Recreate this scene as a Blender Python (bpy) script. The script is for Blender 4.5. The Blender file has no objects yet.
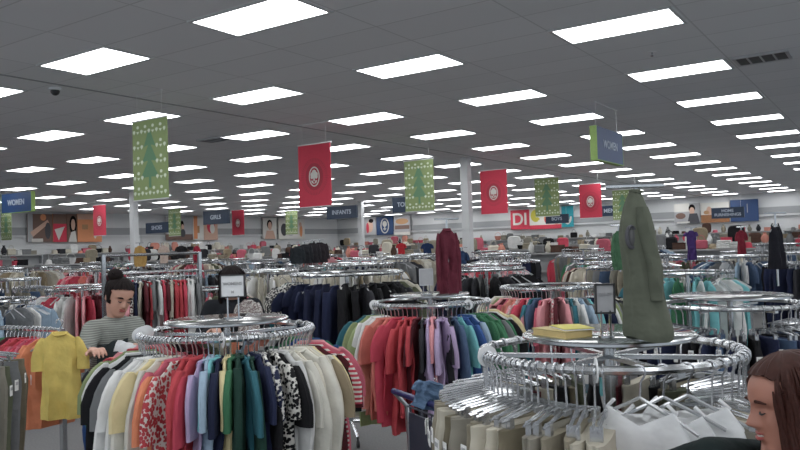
import bpy, math, random
from mathutils import Vector, Matrix
PI = math.pi
scn = bpy.context.scene
COL = scn.collection
rnd = random.Random(7)

# ------------------------------------------------------------------ camera frame
YAW, PITCH, ROLL, FPX, EYE = math.radians(-33.87), math.radians(1.73), math.radians(-1.80), 750.0, 1.70
FH = Vector((math.sin(YAW), math.cos(YAW), 0)); RH = Vector((math.cos(YAW), -math.sin(YAW), 0))
fwd = Vector((math.sin(YAW)*math.cos(PITCH), math.cos(YAW)*math.cos(PITCH), math.sin(PITCH)))
up0 = RH.cross(fwd)
RR = RH*math.cos(ROLL) + up0*math.sin(ROLL); UU = -RH*math.sin(ROLL) + up0*math.cos(ROLL)
cam_d = bpy.data.cameras.new('camera'); cam = bpy.data.objects.new('camera', cam_d); COL.objects.link(cam)
cam.matrix_world = Matrix(((RR.x, UU.x, -fwd.x, 0), (RR.y, UU.y, -fwd.y, 0), (RR.z, UU.z, -fwd.z, EYE), (0, 0, 0, 1)))
cam_d.sensor_width = 36; cam_d.lens = 36*FPX/800; cam_d.clip_end = 200; cam_d.clip_start = .05
scn.camera = cam
def ray(px, py): return fwd + RR*((px-400)/FPX) + UU*((225-py)/FPX)
def at(px, py, d):            # point seen at a pixel at horizontal depth d
    v = ray(px, py); return Vector((0, 0, EYE)) + v*(d/(v.dot(FH)))
def at_y(px, py, y): v = ray(px, py); return Vector((0, 0, EYE)) + v*(y/v.y)
def at_x(px, py, x): v = ray(px, py); return Vector((0, 0, EYE)) + v*(x/v.x)
def at_z(px, py, z): v = ray(px, py); return Vector((0, 0, EYE)) + v*((z-EYE)/v.z)
def flat(px, d): p = at(px, 240, d); return Vector((p.x, p.y, 0))
def depth_px(p):
    q = Vector((p.x, p.y, 0)); d = q.dot(FH); return d, 400 + FPX*q.dot(RH)/max(d, .01)

# ------------------------------------------------------------------ materials
LAMP = 9.0
def lin(c): return tuple(((x/255)/12.92 if x/255 <= .04045 else ((x/255+.055)/1.055)**2.4) for x in c)
def newmat(name):
    m = bpy.data.materials.new(name); m.use_nodes = True; nt = m.node_tree
    return m, nt, nt.nodes['Principled BSDF']
def link(nt, a, b): nt.links.new(a, b)
def plain(name, rgb, rough=.6, metal=0, noise=.12, scale=30, bump=0, trans=0, emit=0, alpha=1, spec=.5):
    m, nt, b = newmat(name)
    b.inputs['Roughness'].default_value = rough; b.inputs['Metallic'].default_value = metal
    b.inputs['Transmission Weight'].default_value = trans; b.inputs['Specular IOR Level'].default_value = spec
    tc = nt.nodes.new('ShaderNodeTexCoord'); nz = nt.nodes.new('ShaderNodeTexNoise'); nz.inputs['Scale'].default_value = scale
    link(nt, tc.outputs['Object'], nz.inputs['Vector'])
    mx = nt.nodes.new('ShaderNodeMix'); mx.data_type = 'RGBA'
    mx.inputs['A'].default_value = (*[c*(1-noise) for c in rgb], 1); mx.inputs['B'].default_value = (*[min(1, c*(1+noise)) for c in rgb], 1)
    link(nt, nz.outputs['Fac'], mx.inputs['Factor']); link(nt, mx.outputs['Result'], b.inputs['Base Color'])
    if bump:
        bp = nt.nodes.new('ShaderNodeBump'); bp.inputs['Strength'].default_value = bump; bp.inputs['Distance'].default_value = .01
        link(nt, nz.outputs['Fac'], bp.inputs['Height']); link(nt, bp.outputs['Normal'], b.inputs['Normal'])
    if emit:
        b.inputs['Emission Color'].default_value = (*rgb, 1); b.inputs['Emission Strength'].default_value = emit
    return m
def fabric(name, kind='plain', attr=False):
    m, nt, b = newmat(name); b.inputs['Roughness'].default_value = .92; b.inputs['Specular IOR Level'].default_value = .15
    if attr:
        src = nt.nodes.new('ShaderNodeVertexColor'); src.layer_name = 'col'
    else:
        src = nt.nodes.new('ShaderNodeObjectInfo')
    tc = nt.nodes.new('ShaderNodeTexCoord'); nz = nt.nodes.new('ShaderNodeTexNoise'); nz.inputs['Scale'].default_value = 9; nz.inputs['Detail'].default_value = 4
    link(nt, tc.outputs['Object'], nz.inputs['Vector'])
    rp = nt.nodes.new('ShaderNodeMapRange'); rp.inputs['To Min'].default_value = .72; rp.inputs['To Max'].default_value = 1.22
    link(nt, nz.outputs['Fac'], rp.inputs['Value'])
    mul = nt.nodes.new('ShaderNodeVectorMath'); mul.operation = 'SCALE'
    link(nt, src.outputs['Color'], mul.inputs[0]); link(nt, rp.outputs['Result'], mul.inputs['Scale'])
    out = mul.outputs['Vector']
    if kind != 'plain':
        if kind == 'stripe':
            w = nt.nodes.new('ShaderNodeTexWave'); w.bands_direction = 'Z'; w.inputs['Scale'].default_value = 14; w.inputs['Distortion'].default_value = .6
            link(nt, tc.outputs['Object'], w.inputs['Vector']); fac = w.outputs['Fac']; lo, hi = .55, .62
        else:
            w = nt.nodes.new('ShaderNodeTexVoronoi'); w.inputs['Scale'].default_value = 62
            link(nt, tc.outputs['Object'], w.inputs['Vector']); fac = w.outputs['Distance']; lo, hi = .50, .60
        mr = nt.nodes.new('ShaderNodeMapRange'); mr.inputs['From Min'].default_value = lo; mr.inputs['From Max'].default_value = hi
        link(nt, fac, mr.inputs['Value'])
        mx = nt.nodes.new('ShaderNodeMix'); mx.data_type = 'RGBA'; mx.inputs['B'].default_value = (.62, .6, .56, 1)
        link(nt, mr.outputs['Result'], mx.inputs['Factor']); link(nt, out, mx.inputs['A']); out = mx.outputs['Result']
    link(nt, out, b.inputs['Base Color'])
    n2 = nt.nodes.new('ShaderNodeTexNoise'); n2.inputs['Scale'].default_value = 9; n2.inputs['Detail'].default_value = 3
    link(nt, tc.outputs['Object'], n2.inputs['Vector'])
    bp = nt.nodes.new('ShaderNodeBump'); bp.inputs['Strength'].default_value = .6; bp.inputs['Distance'].default_value = .03
    link(nt, n2.outputs['Fac'], bp.inputs['Height']); link(nt, bp.outputs['Normal'], b.inputs['Normal'])
    return m
M = dict(
    fab=fabric('cloth'), stripe=fabric('striped_cloth', 'stripe'), print=fabric('printed_cloth', 'print'), far=fabric('far_cloth', attr=True),
    chrome=plain('chrome', (.50, .515, .53), .2, 1, .05), steel=plain('brushed_steel', (.5, .51, .53), .35, 1, .08),
    clear=plain('hanger_plastic', (.40, .415, .43), .24, .4, .1), hook=plain('hook_wire', (.52, .53, .55), .25, .9, .1),
    white=plain('white_plastic', (.72, .73, .74), .45, 0, .04), black=plain('black_rubber', (.02, .02, .022), .5),
    glass=plain('table_glass', (.42, .47, .46), .05, 0, .02, trans=.8), mirror=plain('smoked_top', (.16, .165, .165), .1, .5, .05),
    paper=plain('paper', (.74, .75, .76), .7, 0, .03), ink=plain('ink', (.05, .05, .06), .7), greyink=plain('grey_ink', (.35, .35, .36), .7),
    red=plain('banner_red', lin((205, 52, 74)), .75, 0, .05), reddark=plain('banner_red_dark', lin((168, 48, 64)), .75, 0, .05),
    green=plain('banner_green', lin((132, 150, 96)), .75, 0, .06), greendark=plain('banner_tree_green', lin((92, 132, 98)), .75, 0, .06),
    dots=plain('banner_dots', lin((215, 225, 200)), .75, 0, .03), cream=plain('banner_cream', lin((215, 212, 206)), .7, 0, .03),
    blue=plain('sign_blue', lin((30, 60, 106)), .5, 0, .05), navy=plain('sign_navy', lin((12, 36, 62)), .5, 0, .05), lime=plain('sign_lime', lin((132, 164, 84)), .6),
    signtext=plain('sign_text', lin((170, 180, 196)), .6), tag=plain('price_tag', (.72, .72, .7), .6, 0, .03),
    skin=plain('skin', lin((190, 142, 122)), .55, 0, .1, 14), skin2=plain('skin_tan', lin((158, 104, 86)), .5, 0, .1, 14), lips=plain('lips', lin((150, 70, 66)), .45),
    eye=plain('eye_white', (.6, .58, .55), .3), hair=plain('dark_hair', (.009, .006, .006), .7, 0, .4, 60, spec=.1), hairred=plain('red_brown_hair', (.034, .011, .008), .6, 0, .5, 90, spec=.15),
    teeth=plain('teeth', (.7, .68, .62), .35), wood=plain('wood', lin((150, 100, 62)), .6, 0, .25, 12), shelf=plain('shelf_metal', (.3, .3, .3), .5, .1, .06),
    plasticblue=plain('cart_blue', lin((22, 28, 78)), .45), cartdark=plain('cart_basket', (.03, .035, .055), .5), duct=plain('vent_dark', (.06, .06, .062), .6),
    yellow=plain('book_yellow', lin((186, 176, 60)), .6), pages=plain('book_pages', lin((206, 180, 120)), .8), kraft=plain('kraft', lin((190, 150, 110)), .7),
    pole=plain('column_paint', (.55, .56, .57), .6, 0, .03), orange=plain('poster_orange', lin((222, 142, 96)), .7), teal=plain('poster_teal', lin((40, 150, 165)), .7),
    pskin=plain('poster_skin', lin((205, 165, 145)), .7), pbrown=plain('poster_brown', lin((110, 84, 74)), .7), pgrey=plain('poster_grey', lin((165, 165, 168)), .7),
    tan=plain('poster_tan', lin((176, 132, 92)), .7),
)
def room_mats():
    # ceiling: lay-in tiles with faint joints
    m, nt, b = newmat('ceiling_tiles'); b.inputs['Roughness'].default_value = .9
    tc = nt.nodes.new('ShaderNodeTexCoord'); br = nt.nodes.new('ShaderNodeTexBrick'); br.offset = 0; br.squash = 1
    br.inputs['Scale'].default_value = 1; br.inputs['Brick Width'].default_value = 1.219; br.inputs['Row Height'].default_value = .6096
    br.inputs['Mortar Size'].default_value = .010; br.inputs['Mortar Smooth'].default_value = .4
    c = (.76, .77, .79)
    br.inputs['Color1'].default_value = (*c, 1); br.inputs['Color2'].default_value = (*[x*.94 for x in c], 1); br.inputs['Mortar'].default_value = (*[x*.72 for x in c], 1)
    mp = nt.nodes.new('ShaderNodeMapping'); mp.inputs['Location'].default_value = (5.245+.04, -4.558+.02, 0)
    link(nt, tc.outputs['Object'], mp.inputs['Vector']); link(nt, mp.outputs['Vector'], br.inputs['Vector']); link(nt, br.outputs['Color'], b.inputs['Base Color'])
    M['ceiling'] = m
    m, nt, b = newmat('carpet'); b.inputs['Roughness'].default_value = .95
    tc = nt.nodes.new('ShaderNodeTexCoord'); nz = nt.nodes.new('ShaderNodeTexNoise'); nz.inputs['Scale'].default_value = 60; nz.inputs['Detail'].default_value = 5
    cr = nt.nodes.new('ShaderNodeValToRGB'); cr.color_ramp.elements[0].color = (.10, .10, .105, 1); cr.color_ramp.elements[1].color = (.24, .235, .235, 1)
    link(nt, tc.outputs['Object'], nz.inputs['Vector']); link(nt, nz.outputs['Fac'], cr.inputs['Fac']); link(nt, cr.outputs['Color'], b.inputs['Base Color'])
    M['carpet'] = m
    M['wall'] = plain('wall_paint', (.62, .63, .64), .8, 0, .03, 1.5); M['band'] = plain('wall_band', (.30, .31, .32), .8, 0, .03, 2)
    m, nt, b = newmat('panel_light'); b.inputs['Base Color'].default_value = (.8, .8, .8, 1)
    b.inputs['Emission Color'].default_value = (.96, .985, 1, 1); b.inputs['Emission Strength'].default_value = LAMP
    tc = nt.nodes.new('ShaderNodeTexCoord'); nz = nt.nodes.new('ShaderNodeTexNoise'); nz.inputs['Scale'].default_value = 2
    M['lamp'] = m
room_mats()

# ------------------------------------------------------------------ mesh builder
class MB:
    def __init__(s): s.v = []; s.f = []; s.m = []; s.c = []
    def add(s, vs, fs, mi=0, col=None):
        o = len(s.v); s.v += [tuple(p) for p in vs]; s.f += [tuple(i+o for i in f) for f in fs]; s.m += [mi]*len(fs); s.c += [col]*len(fs)
    def box(s, c, d, mi=0, rz=0, bev=0):
        x, y, z = (q/2 for q in d); ca, sa = math.cos(rz), math.sin(rz)
        if bev <= 0:
            P = [(i*x, j*y, k*z) for k in (-1, 1) for j in (-1, 1) for i in (-1, 1)]
            F = [(0, 2, 3, 1), (4, 5, 7, 6), (0, 1, 5, 4), (2, 6, 7, 3), (0, 4, 6, 2), (1, 3, 7, 5)]
        else:
            b = min(bev, x*.9, y*.9, z*.9); P = []; n = 0
            prof = [(-1, b), (-1+0, 0), ]
            rings = [(-z, b), (-z+b, 0), (z-b, 0), (z, b)]
            for zz, ins in rings:
                a, e = x-ins, y-ins
                P += [(-a+b*.4, -e, zz), (a-b*.4, -e, zz), (a, -e+b*.4, zz), (a, e-b*.4, zz), (a-b*.4, e, zz), (-a+b*.4, e, zz), (-a, e-b*.4, zz), (-a, -e+b*.4, zz)]
            F = [tuple(range(7, -1, -1)), tuple(range(24, 32))]
            for r in range(3):
                for k in range(8): F.append((r*8+k, r*8+(k+1) % 8, r*8+8+(k+1) % 8, r*8+8+k))
        s.add([(c[0]+p[0]*ca-p[1]*sa, c[1]+p[0]*sa+p[1]*ca, c[2]+p[2]) for p in P], F, mi)
    def tube(s, path, r, n=6, mi=0, closed=False, caps=True):
        P = [Vector(p) for p in path]; k = len(P); rs = r if isinstance(r, (list, tuple)) else [r]*k
        vs = []; prev = None
        for i in range(k):
            if closed: t = P[(i+1) % k]-P[i-1]
            else: t = P[min(i+1, k-1)]-P[max(i-1, 0)]
            t.normalize()
            a = prev if prev is not None else (Vector((0, 0, 1)) if abs(t.z) < .9 else Vector((1, 0, 0)))
            u = (a - t*a.dot(t)); u.normalize() if u.length > 1e-6 else None; prev = u; w = t.cross(u)
            for j in range(n):
                q = 2*PI*j/n; vs.append(P[i]+(u*math.cos(q)+w*math.sin(q))*rs[i])
        fs = []
        for i in range(k if closed else k-1):
            for j in range(n):
                a, b = i*n+j, i*n+(j+1) % n; c, d = ((i+1) % k)*n+(j+1) % n, ((i+1) % k)*n+j
                fs.append((a, b, c, d))
        if not closed and caps: fs += [tuple(range(n-1, -1, -1)), tuple((k-1)*n+j for j in range(n))]
        s.add(vs, fs, mi)
    def ring(s, c, R, r, n=48, m=8, mi=0):
        s.tube([(c[0]+R*math.cos(2*PI*i/n), c[1]+R*math.sin(2*PI*i/n), c[2]) for i in range(n)], r, m, mi, closed=True)
    def lathe(s, prof, c=(0, 0, 0), n=24, mi=0, sx=1, sy=1):
        vs = []; k = len(prof)
        for r, z in prof:
            for j in range(n): q = 2*PI*j/n; vs.append((c[0]+r*math.cos(q)*sx, c[1]+r*math.sin(q)*sy, c[2]+z))
        fs = [(i*n+j, i*n+(j+1) % n, (i+1)*n+(j+1) % n, (i+1)*n+j) for i in range(k-1) for j in range(n)]
        fs += [tuple(range(n-1, -1, -1)), tuple((k-1)*n+j for j in range(n))]
        s.add(vs, fs, mi)
    def ball(s, c, r, n=12, k=8, mi=0):
        rx, ry, rz = r if isinstance(r, (tuple, list)) else (r, r, r)
        s.lathe([(max(.01, math.sin(PI*i/k)), -math.cos(PI*i/k)*rz) for i in range(k+1)], c, n, mi, rx, ry)
    def loft(s, rings, mi=0, caps=True):
        n = len(rings[0]); k = len(rings); vs = [p for r in rings for p in r]
        fs = [(i*n+j, i*n+(j+1) % n, (i+1)*n+(j+1) % n, (i+1)*n+j) for i in range(k-1) for j in range(n)]
        if caps: fs += [tuple(range(n-1, -1, -1)), tuple((k-1)*n+j for j in range(n))]
        s.add(vs, fs, mi)
    def poly(s, pts, mi=0, y=0, t=0):        # flat polygon in XZ at y, facing -y
        s.add([(p[0], y, p[1]) for p in pts], [tuple(range(len(pts)))], mi)
    def disc(s, cx, cz, rx, rz, mi=0, y=0, n=20): s.poly([(cx+rx*math.cos(2*PI*i/n), cz+rz*math.sin(2*PI*i/n)) for i in range(n)], mi, y)
    def mesh(s, name, smooth=True, cols=False):
        me = bpy.data.meshes.new(name); me.from_pydata(s.v, [], s.f)
        me.polygons.foreach_set('material_index', s.m)
        if smooth:
            me.polygons.foreach_set('use_smooth', [True]*len(s.f))
            try: me.set_sharp_from_angle(angle=math.radians(40))
            except Exception: pass
        if cols:
            ca = me.color_attributes.new('col', 'FLOAT_COLOR', 'CORNER'); buf = []
            for f, c in zip(s.f, s.c):
                buf += list((*(c or (.5, .5, .5)), 1))*len(f)
            ca.data.foreach_set('color', buf)
        me.update(); return me
    def build(s, name, mats, parent=None, smooth=True, cols=False):
        me = s.mesh(name, smooth, cols)
        for m in (mats if isinstance(mats, (list, tuple)) else [mats]): me.materials.append(M[m] if isinstance(m, str) else m)
        return obj(name, me, parent)
def obj(name, data, parent=None, loc=None, rz=None):
    o = bpy.data.objects.new(name, data); COL.objects.link(o)
    if parent: o.parent = parent
    if loc is not None: o.location = loc
    if rz is not None: o.rotation_euler = (0, 0, rz)
    return o
def tag(o, label=None, cat=None, group=None, kind=None):
    for k, v in (('label', label), ('category', cat), ('group', group), ('kind', kind)):
        if v: o[k] = v
    return o
def copy_tree(o, parent=None):
    c = o.copy(); COL.objects.link(c); c.parent = parent
    for ch in list(o.children): copy_tree(ch, c)
    return c
def place(o, loc, rz=0, color=None, rx=0, ry=0):
    o.location = loc; o.rotation_euler = (rx, ry, rz)
    if color:
        o.color = (*color, 1)
        for ch in o.children:
            if ch.name.startswith(('sleeve', 'collar', 'waistband', 'strap', 'skirt')): ch.color = (*color, 1)
    return o

# ------------------------------------------------------------------ room
XW, YW, CZ = -32.0, 40.0, 3.80
X0, X1, Y0 = XW, 9.0, -6.0
def sbox(name, c, d, mat): b = MB(); b.box(c, d); return tag(b.build(name, mat, smooth=False), kind='structure')
sbox('floor', ((X0+X1)/2, (Y0+YW)/2, -.05), (X1-X0+.4, YW-Y0+.4, .1), 'carpet')
sbox('ceiling', ((X0+X1)/2, (Y0+YW)/2, CZ+.05), (X1-X0+.4, YW-Y0+.4, .1), 'ceiling')
sbox('wall_back', ((X0+X1)/2, YW+.1, CZ/2), (X1-X0+.4, .2, CZ), 'wall')
sbox('wall_left', (XW-.1, (Y0+YW)/2, CZ/2), (.2, YW-Y0, CZ), 'wall')
sbox('trim_1', ((X0+X1)/2, YW-.02, 2.93), (X1-X0, .04, .34), 'band')
sbox('trim_2', (XW+.02, (Y0+YW)/2, 2.93), (.04, YW-Y0, .34), 'band')
sbox('trim_3', ((X0+X1)/2, YW-.06, 2.70), (X1-X0, .12, .07), 'wall')
sbox('trim_4', (XW+.06, (Y0+YW)/2, 2.70), (.12, YW-Y0, .07), 'wall')
sx = at_z(200, 109, CZ).x
sbox('trim_5', (sx, (Y0+YW)/2, CZ-.004), (.035, YW-Y0, .008), 'band')
sbox('baseboard_back', ((X0+X1)/2, YW-.01, .06), (X1-X0, .02, .12), 'ink')
sbox('baseboard_left', (XW+.01, (Y0+YW)/2, .06), (.02, YW-Y0, .12), 'ink')

# ------------------------------------------------------------------ ceiling lights
LU, LV, LP, LW, LD = -5.245, 4.558, 2.4384, 1.12, .56
def frame_mesh():
    b = MB(); t = .035
    for s in (-1, 1):
        b.box((0, s*(LD/2+t/2), -.006), (LW+2*t, t, .012)); b.box((s*(LW/2+t/2), 0, -.006), (t, LD, .012))
    return b
fr = frame_mesh().build('ceiling_light', 'pole', smooth=False)
b = MB(); b.box((0, 0, -.002), (LW+.01, LD+.01, .010)); df = b.build('diffuser', 'lamp', fr, smooth=False); df['label'] = 'glowing white diffuser'
first = True
nl = 0
for j in range(-4, 15):
    for i in range(-11, 6):
        c = Vector((LU+LW/2+i*LP, LV+LD/2+j*LP, CZ))
        if c.x < XW+.8 or c.x > X1-.5 or c.y > YW-.6 or c.y < Y0+.5: continue
        d, px = depth_px(c)
        seen = d > 3 and -60 < px < 870
        near = Vector((c.x, c.y)).length < 9.5
        if not (seen or near): continue
        o = fr if first else copy_tree(fr); first = False
        o.location = c; nl += 1
        row = int(d//6)
        lab = 'recessed white fluorescent ceiling panel ' + ['directly above the shopper area', 'above the front clothes racks', 'in the rows behind the big green banner',
              'in the rows around the red hanging banners', 'in the small rows of panels before the far wall', 'in the farthest tiny rows of panels by the wall', 'in the last thin row of panels', 'along the end wall'][min(row, 7)]
        tag(o, lab, 'ceiling light', 'ceiling panels ' + str(['overhead', 'front', 'second', 'middle', 'far', 'farther', 'last', 'end'][min(row, 7)]))
# vents, camera dome
def vent(px, py, w, dd, lab):
    p = at_z(px, py, CZ); r = obj('ceiling_vent', None, loc=(p.x, p.y, CZ)); tag(r, lab, 'air vent')
    b = MB(); b.box((0, 0, -.012), (w, dd, .02)); b.build('backing', 'duct', r, smooth=False)
    b = MB()
    for s in (-1, 1): b.box((0, s*dd/2, -.012), (w+.04, .03, .03)); b.box((s*w/2, 0, -.012), (.03, dd, .03))
    for k in range(1, 4): b.box((w*(k/4-.5), 0, -.018), (.02, dd, .02))
    b.build('grille', 'steel', r, smooth=False)
vent(762, 57, .55, .42, 'dark square ceiling air vent beside the upper row of lit panels')
vent(216, 139, .6, .35, 'small dark ceiling air vent beside a lit panel above green banner')
p = at_z(55, 88, CZ); r = obj('security_camera', None, loc=p); tag(r, 'small black dome security camera under the ceiling', 'security camera')
b = MB(); b.lathe([(.07, 0), (.075, -.02), (.07, -.03)][::-1]); b.build('mount', 'white', r)
b = MB(); b.ball((0, 0, -.04), .055); b.build('dome', 'black', r)
p = at_z(652/1.0, 52, CZ); r = obj('sprinkler', None, loc=p); tag(r, 'small round fire sprinkler on ceiling between two lit panels', 'sprinkler')
b = MB(); b.lathe([(.045, -.006), (.05, 0)]); b.build('escutcheon', 'white', r); b = MB(); b.lathe([(.012, -.05), (.022, -.045), (.008, -.04), (.01, 0)]); b.build('nozzle', 'chrome', r)

# columns
def column(px, d, lab, w=.2):
    p = flat(px, d); r = obj('support_column', None, loc=p); tag(r, lab, 'column')
    b = MB(); b.box((0, 0, CZ/2), (w, w, CZ), bev=.01); b.build('shaft', 'pole', r)
    b = MB(); b.box((0, 0, .15), (w+.03, w+.03, .3), bev=.01); b.build('base_guard', 'steel', r)
column(468, 17.8, 'tall white square column behind the maroon dress')
column(134.5, 24.5, 'white square column below the big green tree banner')
column(361.5, 33, 'slim distant white column beside the crest poster')

# ------------------------------------------------------------------ hangers
def hanger_mb(lo=False):
    b = MB(); n = 3 if lo else 5; R = .019
    k = 5 if lo else 9
    arc = [(R*math.cos(math.radians(200-a*230/(k-1)))+0, 0, R*math.sin(math.radians(200-a*230/(k-1)))) for a in range(k)]
    hook = arc + [(.004, 0, -.03), (0, 0, -.075)]
    b.tube(hook, .0034 if not lo else .0045, n, 1)
    b.tube([(-.16, 0, -.160), (-.10, 0, -.125), (-.03, 0, -.09), (0, 0, -.073), (.03, 0, -.09), (.10, 0, -.125), (.16, 0, -.160)], .0055 if not lo else .006, n, 0)
    return b
def clip_hanger_mb(lo=False):
    b = MB(); n = 3 if lo else 5; R = .019; k = 5 if lo else 9
    arc = [(R*math.cos(math.radians(200-a*230/(k-1))), 0, R*math.sin(math.radians(200-a*230/(k-1)))) for a in range(k)]
    b.tube(arc + [(.004, 0, -.03), (0, 0, -.12)], .0034 if not lo else .0045, n, 1)
    b.tube([(-.16, 0, -.137), (-.02, 0, -.12), (.02, 0, -.12), (.16, 0, -.137)], .0045 if not lo else .006, 4, 1)
    b.tube([(-.15, 0, -.132), (0, .0, -.105), (.15, 0, -.132)], .003, 4, 1)
    b.box((0, 0, -.123), (.04, .008, .016), 0)
    for s in (-1, 1): b.box((s*.125, 0, -.15), (.018, .018, .042), 1)
    return b
HANG = hanger_mb().mesh('clothes_hanger'); CLIP = clip_hanger_mb().mesh('clip_hanger')
for me in (HANG, CLIP):
    me.materials.append(M['clear']); me.materials.append(M['hook'])

# ------------------------------------------------------------------ garments
def ell(cx, z, hw, th, n, fold, A, ph, lean=0):
    out = []
    for j in range(n):
        q = 2*PI*j/n; c, s_ = math.cos(q), math.sin(q)
        x = hw*math.copysign(abs(c)**.8, c); y = th*math.copysign(abs(s_)**.7, s_)
        y += A*math.sin(x*fold+ph+z*2.5) + A*.5*math.sin(x*fold*2.3+ph*1.7+z*9) + A*.3*math.sin(z*31+x*20+ph); x += A*.35*math.sin(z*14+ph)
        out.append((cx+x, y+lean, z))
    return out
def interp(tab, t):
    for (a, va), (b_, vb) in zip(tab, tab[1:]):
        if t <= b_:
            u = (t-a)/(b_-a) if b_ > a else 0; u = u*u*(3-2*u)
            return tuple(x+(y-x)*u for x, y in zip(va, vb))
    return tab[-1][1]
def shirt_parts(seed, sleeve='short', L=.66, w=.178, lv=18, n=22, th=.017):
    r = random.Random(seed); ph = r.uniform(0, 6); fo = r.uniform(24, 42); A0 = r.uniform(.008, .018)
    tab = [(0, (.062, .008)), (.035, (.095, .010)), (.085, (w*.88, th*.6)), (.125, (w, th*.75)), (.35, (w*.93, th)), (1, (w*r.uniform(.98, 1.14), th*1.3))]
    rings = []
    for i in range(lv+1):
        t = (i/lv)**1.35; z = -.072 - t*L
        hw, tt = interp(tab, t); rings.append(ell(0, z, hw, tt, n, fo, A0*min(1, t*2.5), ph))
    body = MB(); body.loft(rings)
    parts = {'body': body}
    if sleeve != 'none':
        SL = {'short': .25, 'long': .56, 'cap': .15}[sleeve]; sl = []
        for sgn in (-1, 1):
            sb = MB(); rg = []; k = 8 if sleeve != 'long' else 12; sp = r.uniform(.02, .06)
            for i in range(k+1):
                t = i/k; z = -.115-t*SL*r.uniform(.98, 1.0)
                hw = interp([(0, (.012,)), (.12, (.036,)), (.35, (.054,)), (1, (.058 if sleeve != 'long' else .042,))], t)[0]
                cx = sgn*(w-.02+sp*min(1, t*1.6)+(.01*math.sin(t*5+ph) if sleeve == 'long' else 0))
                rg.append(ell(cx, z, hw, th*.9, 12, 40, .004, ph+sgn))
            sb.loft(rg); parts['sleeve%d' % sgn] = sb
    c = MB(); pts = []
    for i in range(14):
        q = 2*PI*i/14; pts.append((.066*math.cos(q), .02*math.sin(q)-.002, -.078 - .02*(1 if math.sin(q) < 0 else 0)*abs(math.sin(q))))
    c.tube(pts, .008, 5, closed=True); parts['collar'] = c
    return parts
def make_shirt(name, seed, sleeve, mat='fab', tagged=False, **kw):
    P = shirt_parts(seed, sleeve, **kw); root = P['body'].build(name, mat)
    for k, b in P.items():
        if k != 'body': b.build('sleeve' if k.startswith('sleeve') else k, mat, root)
    if tagged:
        pass
    return root
def trousers_parts(seed, L=.98, w=.165, lv=16, n=18):
    r = random.Random(seed); ph = r.uniform(0, 6); body = MB(); rings = []
    tab = [(0, (w, .013)), (.1, (w*1.04, .018)), (.3, (w*1.12, .03)), (1, (w*1.05, .034))]
    for i in range(7):
        t = i/6; hw, th = interp(tab, t); rings.append(ell(0, -.17-t*.28, hw, th, n, 30, .006*t, ph))
    body.loft(rings)
    for s in (-1, 1):
        rg = []
        for i in range(lv-5):
            t = i/(lv-6); z = -.395-t*(L-.28); rg.append(ell(s*(.088-.012*t), z, .088-.026*t, .027-.004*t, 14, 36, .006, ph+s))
        body.loft(rg)
    wb = MB(); wb.loft([ell(0, z, w+.005, .019, n, 30, 0, ph) for z in (-.160, -.167, -.193, -.198)])
    return body, wb
def make_trousers(name, seed, mat='fab', labeltag=True, **kw):
    bd, wb = trousers_parts(seed, **kw); root = bd.build(name, mat); wb.build('waistband', mat, root)
    if labeltag:
        t = MB(); t.box((.192+.004*(seed % 3), .004*(seed % 3)-.004, -.235-.012*(seed % 4)), (.002, .026, .048)); t.box((.194+.004*(seed % 3), .004*(seed % 3)-.004, -.227-.012*(seed % 4)), (.002, .016, .014), 1); t.build('price_tag', ['tag', 'greyink'], root, smooth=False)
    return root
def make_camisole(seed):
    r = random.Random(seed); bd = MB(); rings = []
    tab = [(0, (.10, .012)), (.12, (.15, .022)), (.3, (.15, .024)), (1, (.19, .034))]
    for i in range(13):
        t = i/12; hw, th = interp(tab, t); rg = ell(0, -.135-t*.42, hw, th, 24, 34, .009*t+.002, r.uniform(1, 1.3))
        if i == 0: rg = [(x, y, z+.05*abs(x/.1)-.025) for x, y, z in rg]
        rings.append(rg)
    bd.loft(rings); root = bd.build('camisole', 'fab')
    for s in (-1, 1):
        t = MB(); t.tube([(s*.09, 0, -.14), (s*.105, .004, -.115), (s*.08, 0, -.09)], .006, 5); t.build('strap', 'fab', root)
    return root
STASH = []
def protos():
    P = {}
    P['short'] = [make_shirt('shirt', 10+i, 'short') for i in range(4)]
    P['long'] = [make_shirt('shirt', 20+i, 'long', L=.64) for i in range(4)]
    P['print'] = [make_shirt('shirt', 30+i, 'short', 'print') for i in range(2)]
    P['stripe'] = [make_shirt('shirt', 35+i, 'short', 'stripe') for i in range(2)]
    P['sleeveless'] = [make_shirt('shirt', 38+i, 'none') for i in range(1)]
    P['trousers'] = [make_trousers('trousers', 40+i) for i in range(4)]
    P['cami'] = [make_camisole(50+i) for i in range(2)]
    P['jacket'] = [make_shirt('jacket', 60+i, 'long', L=.72, w=.20, th=.032) for i in range(2)]
    P['dress'] = [make_shirt('dress', 70+i, 'cap', L=.95, w=.17) for i in range(2)]
    return P
PR = protos(); USED = set()
def spawn(kind, k):
    lst = PR[kind]; src = lst[k % len(lst)]
    if src.name not in USED: USED.add(src.name); return src
    # the prototype itself may already carry a place: copies keep its parts
    c = copy_tree(src)
    for key in ('label', 'category', 'group'):
        if key in c: del c[key]
    return c

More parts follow.
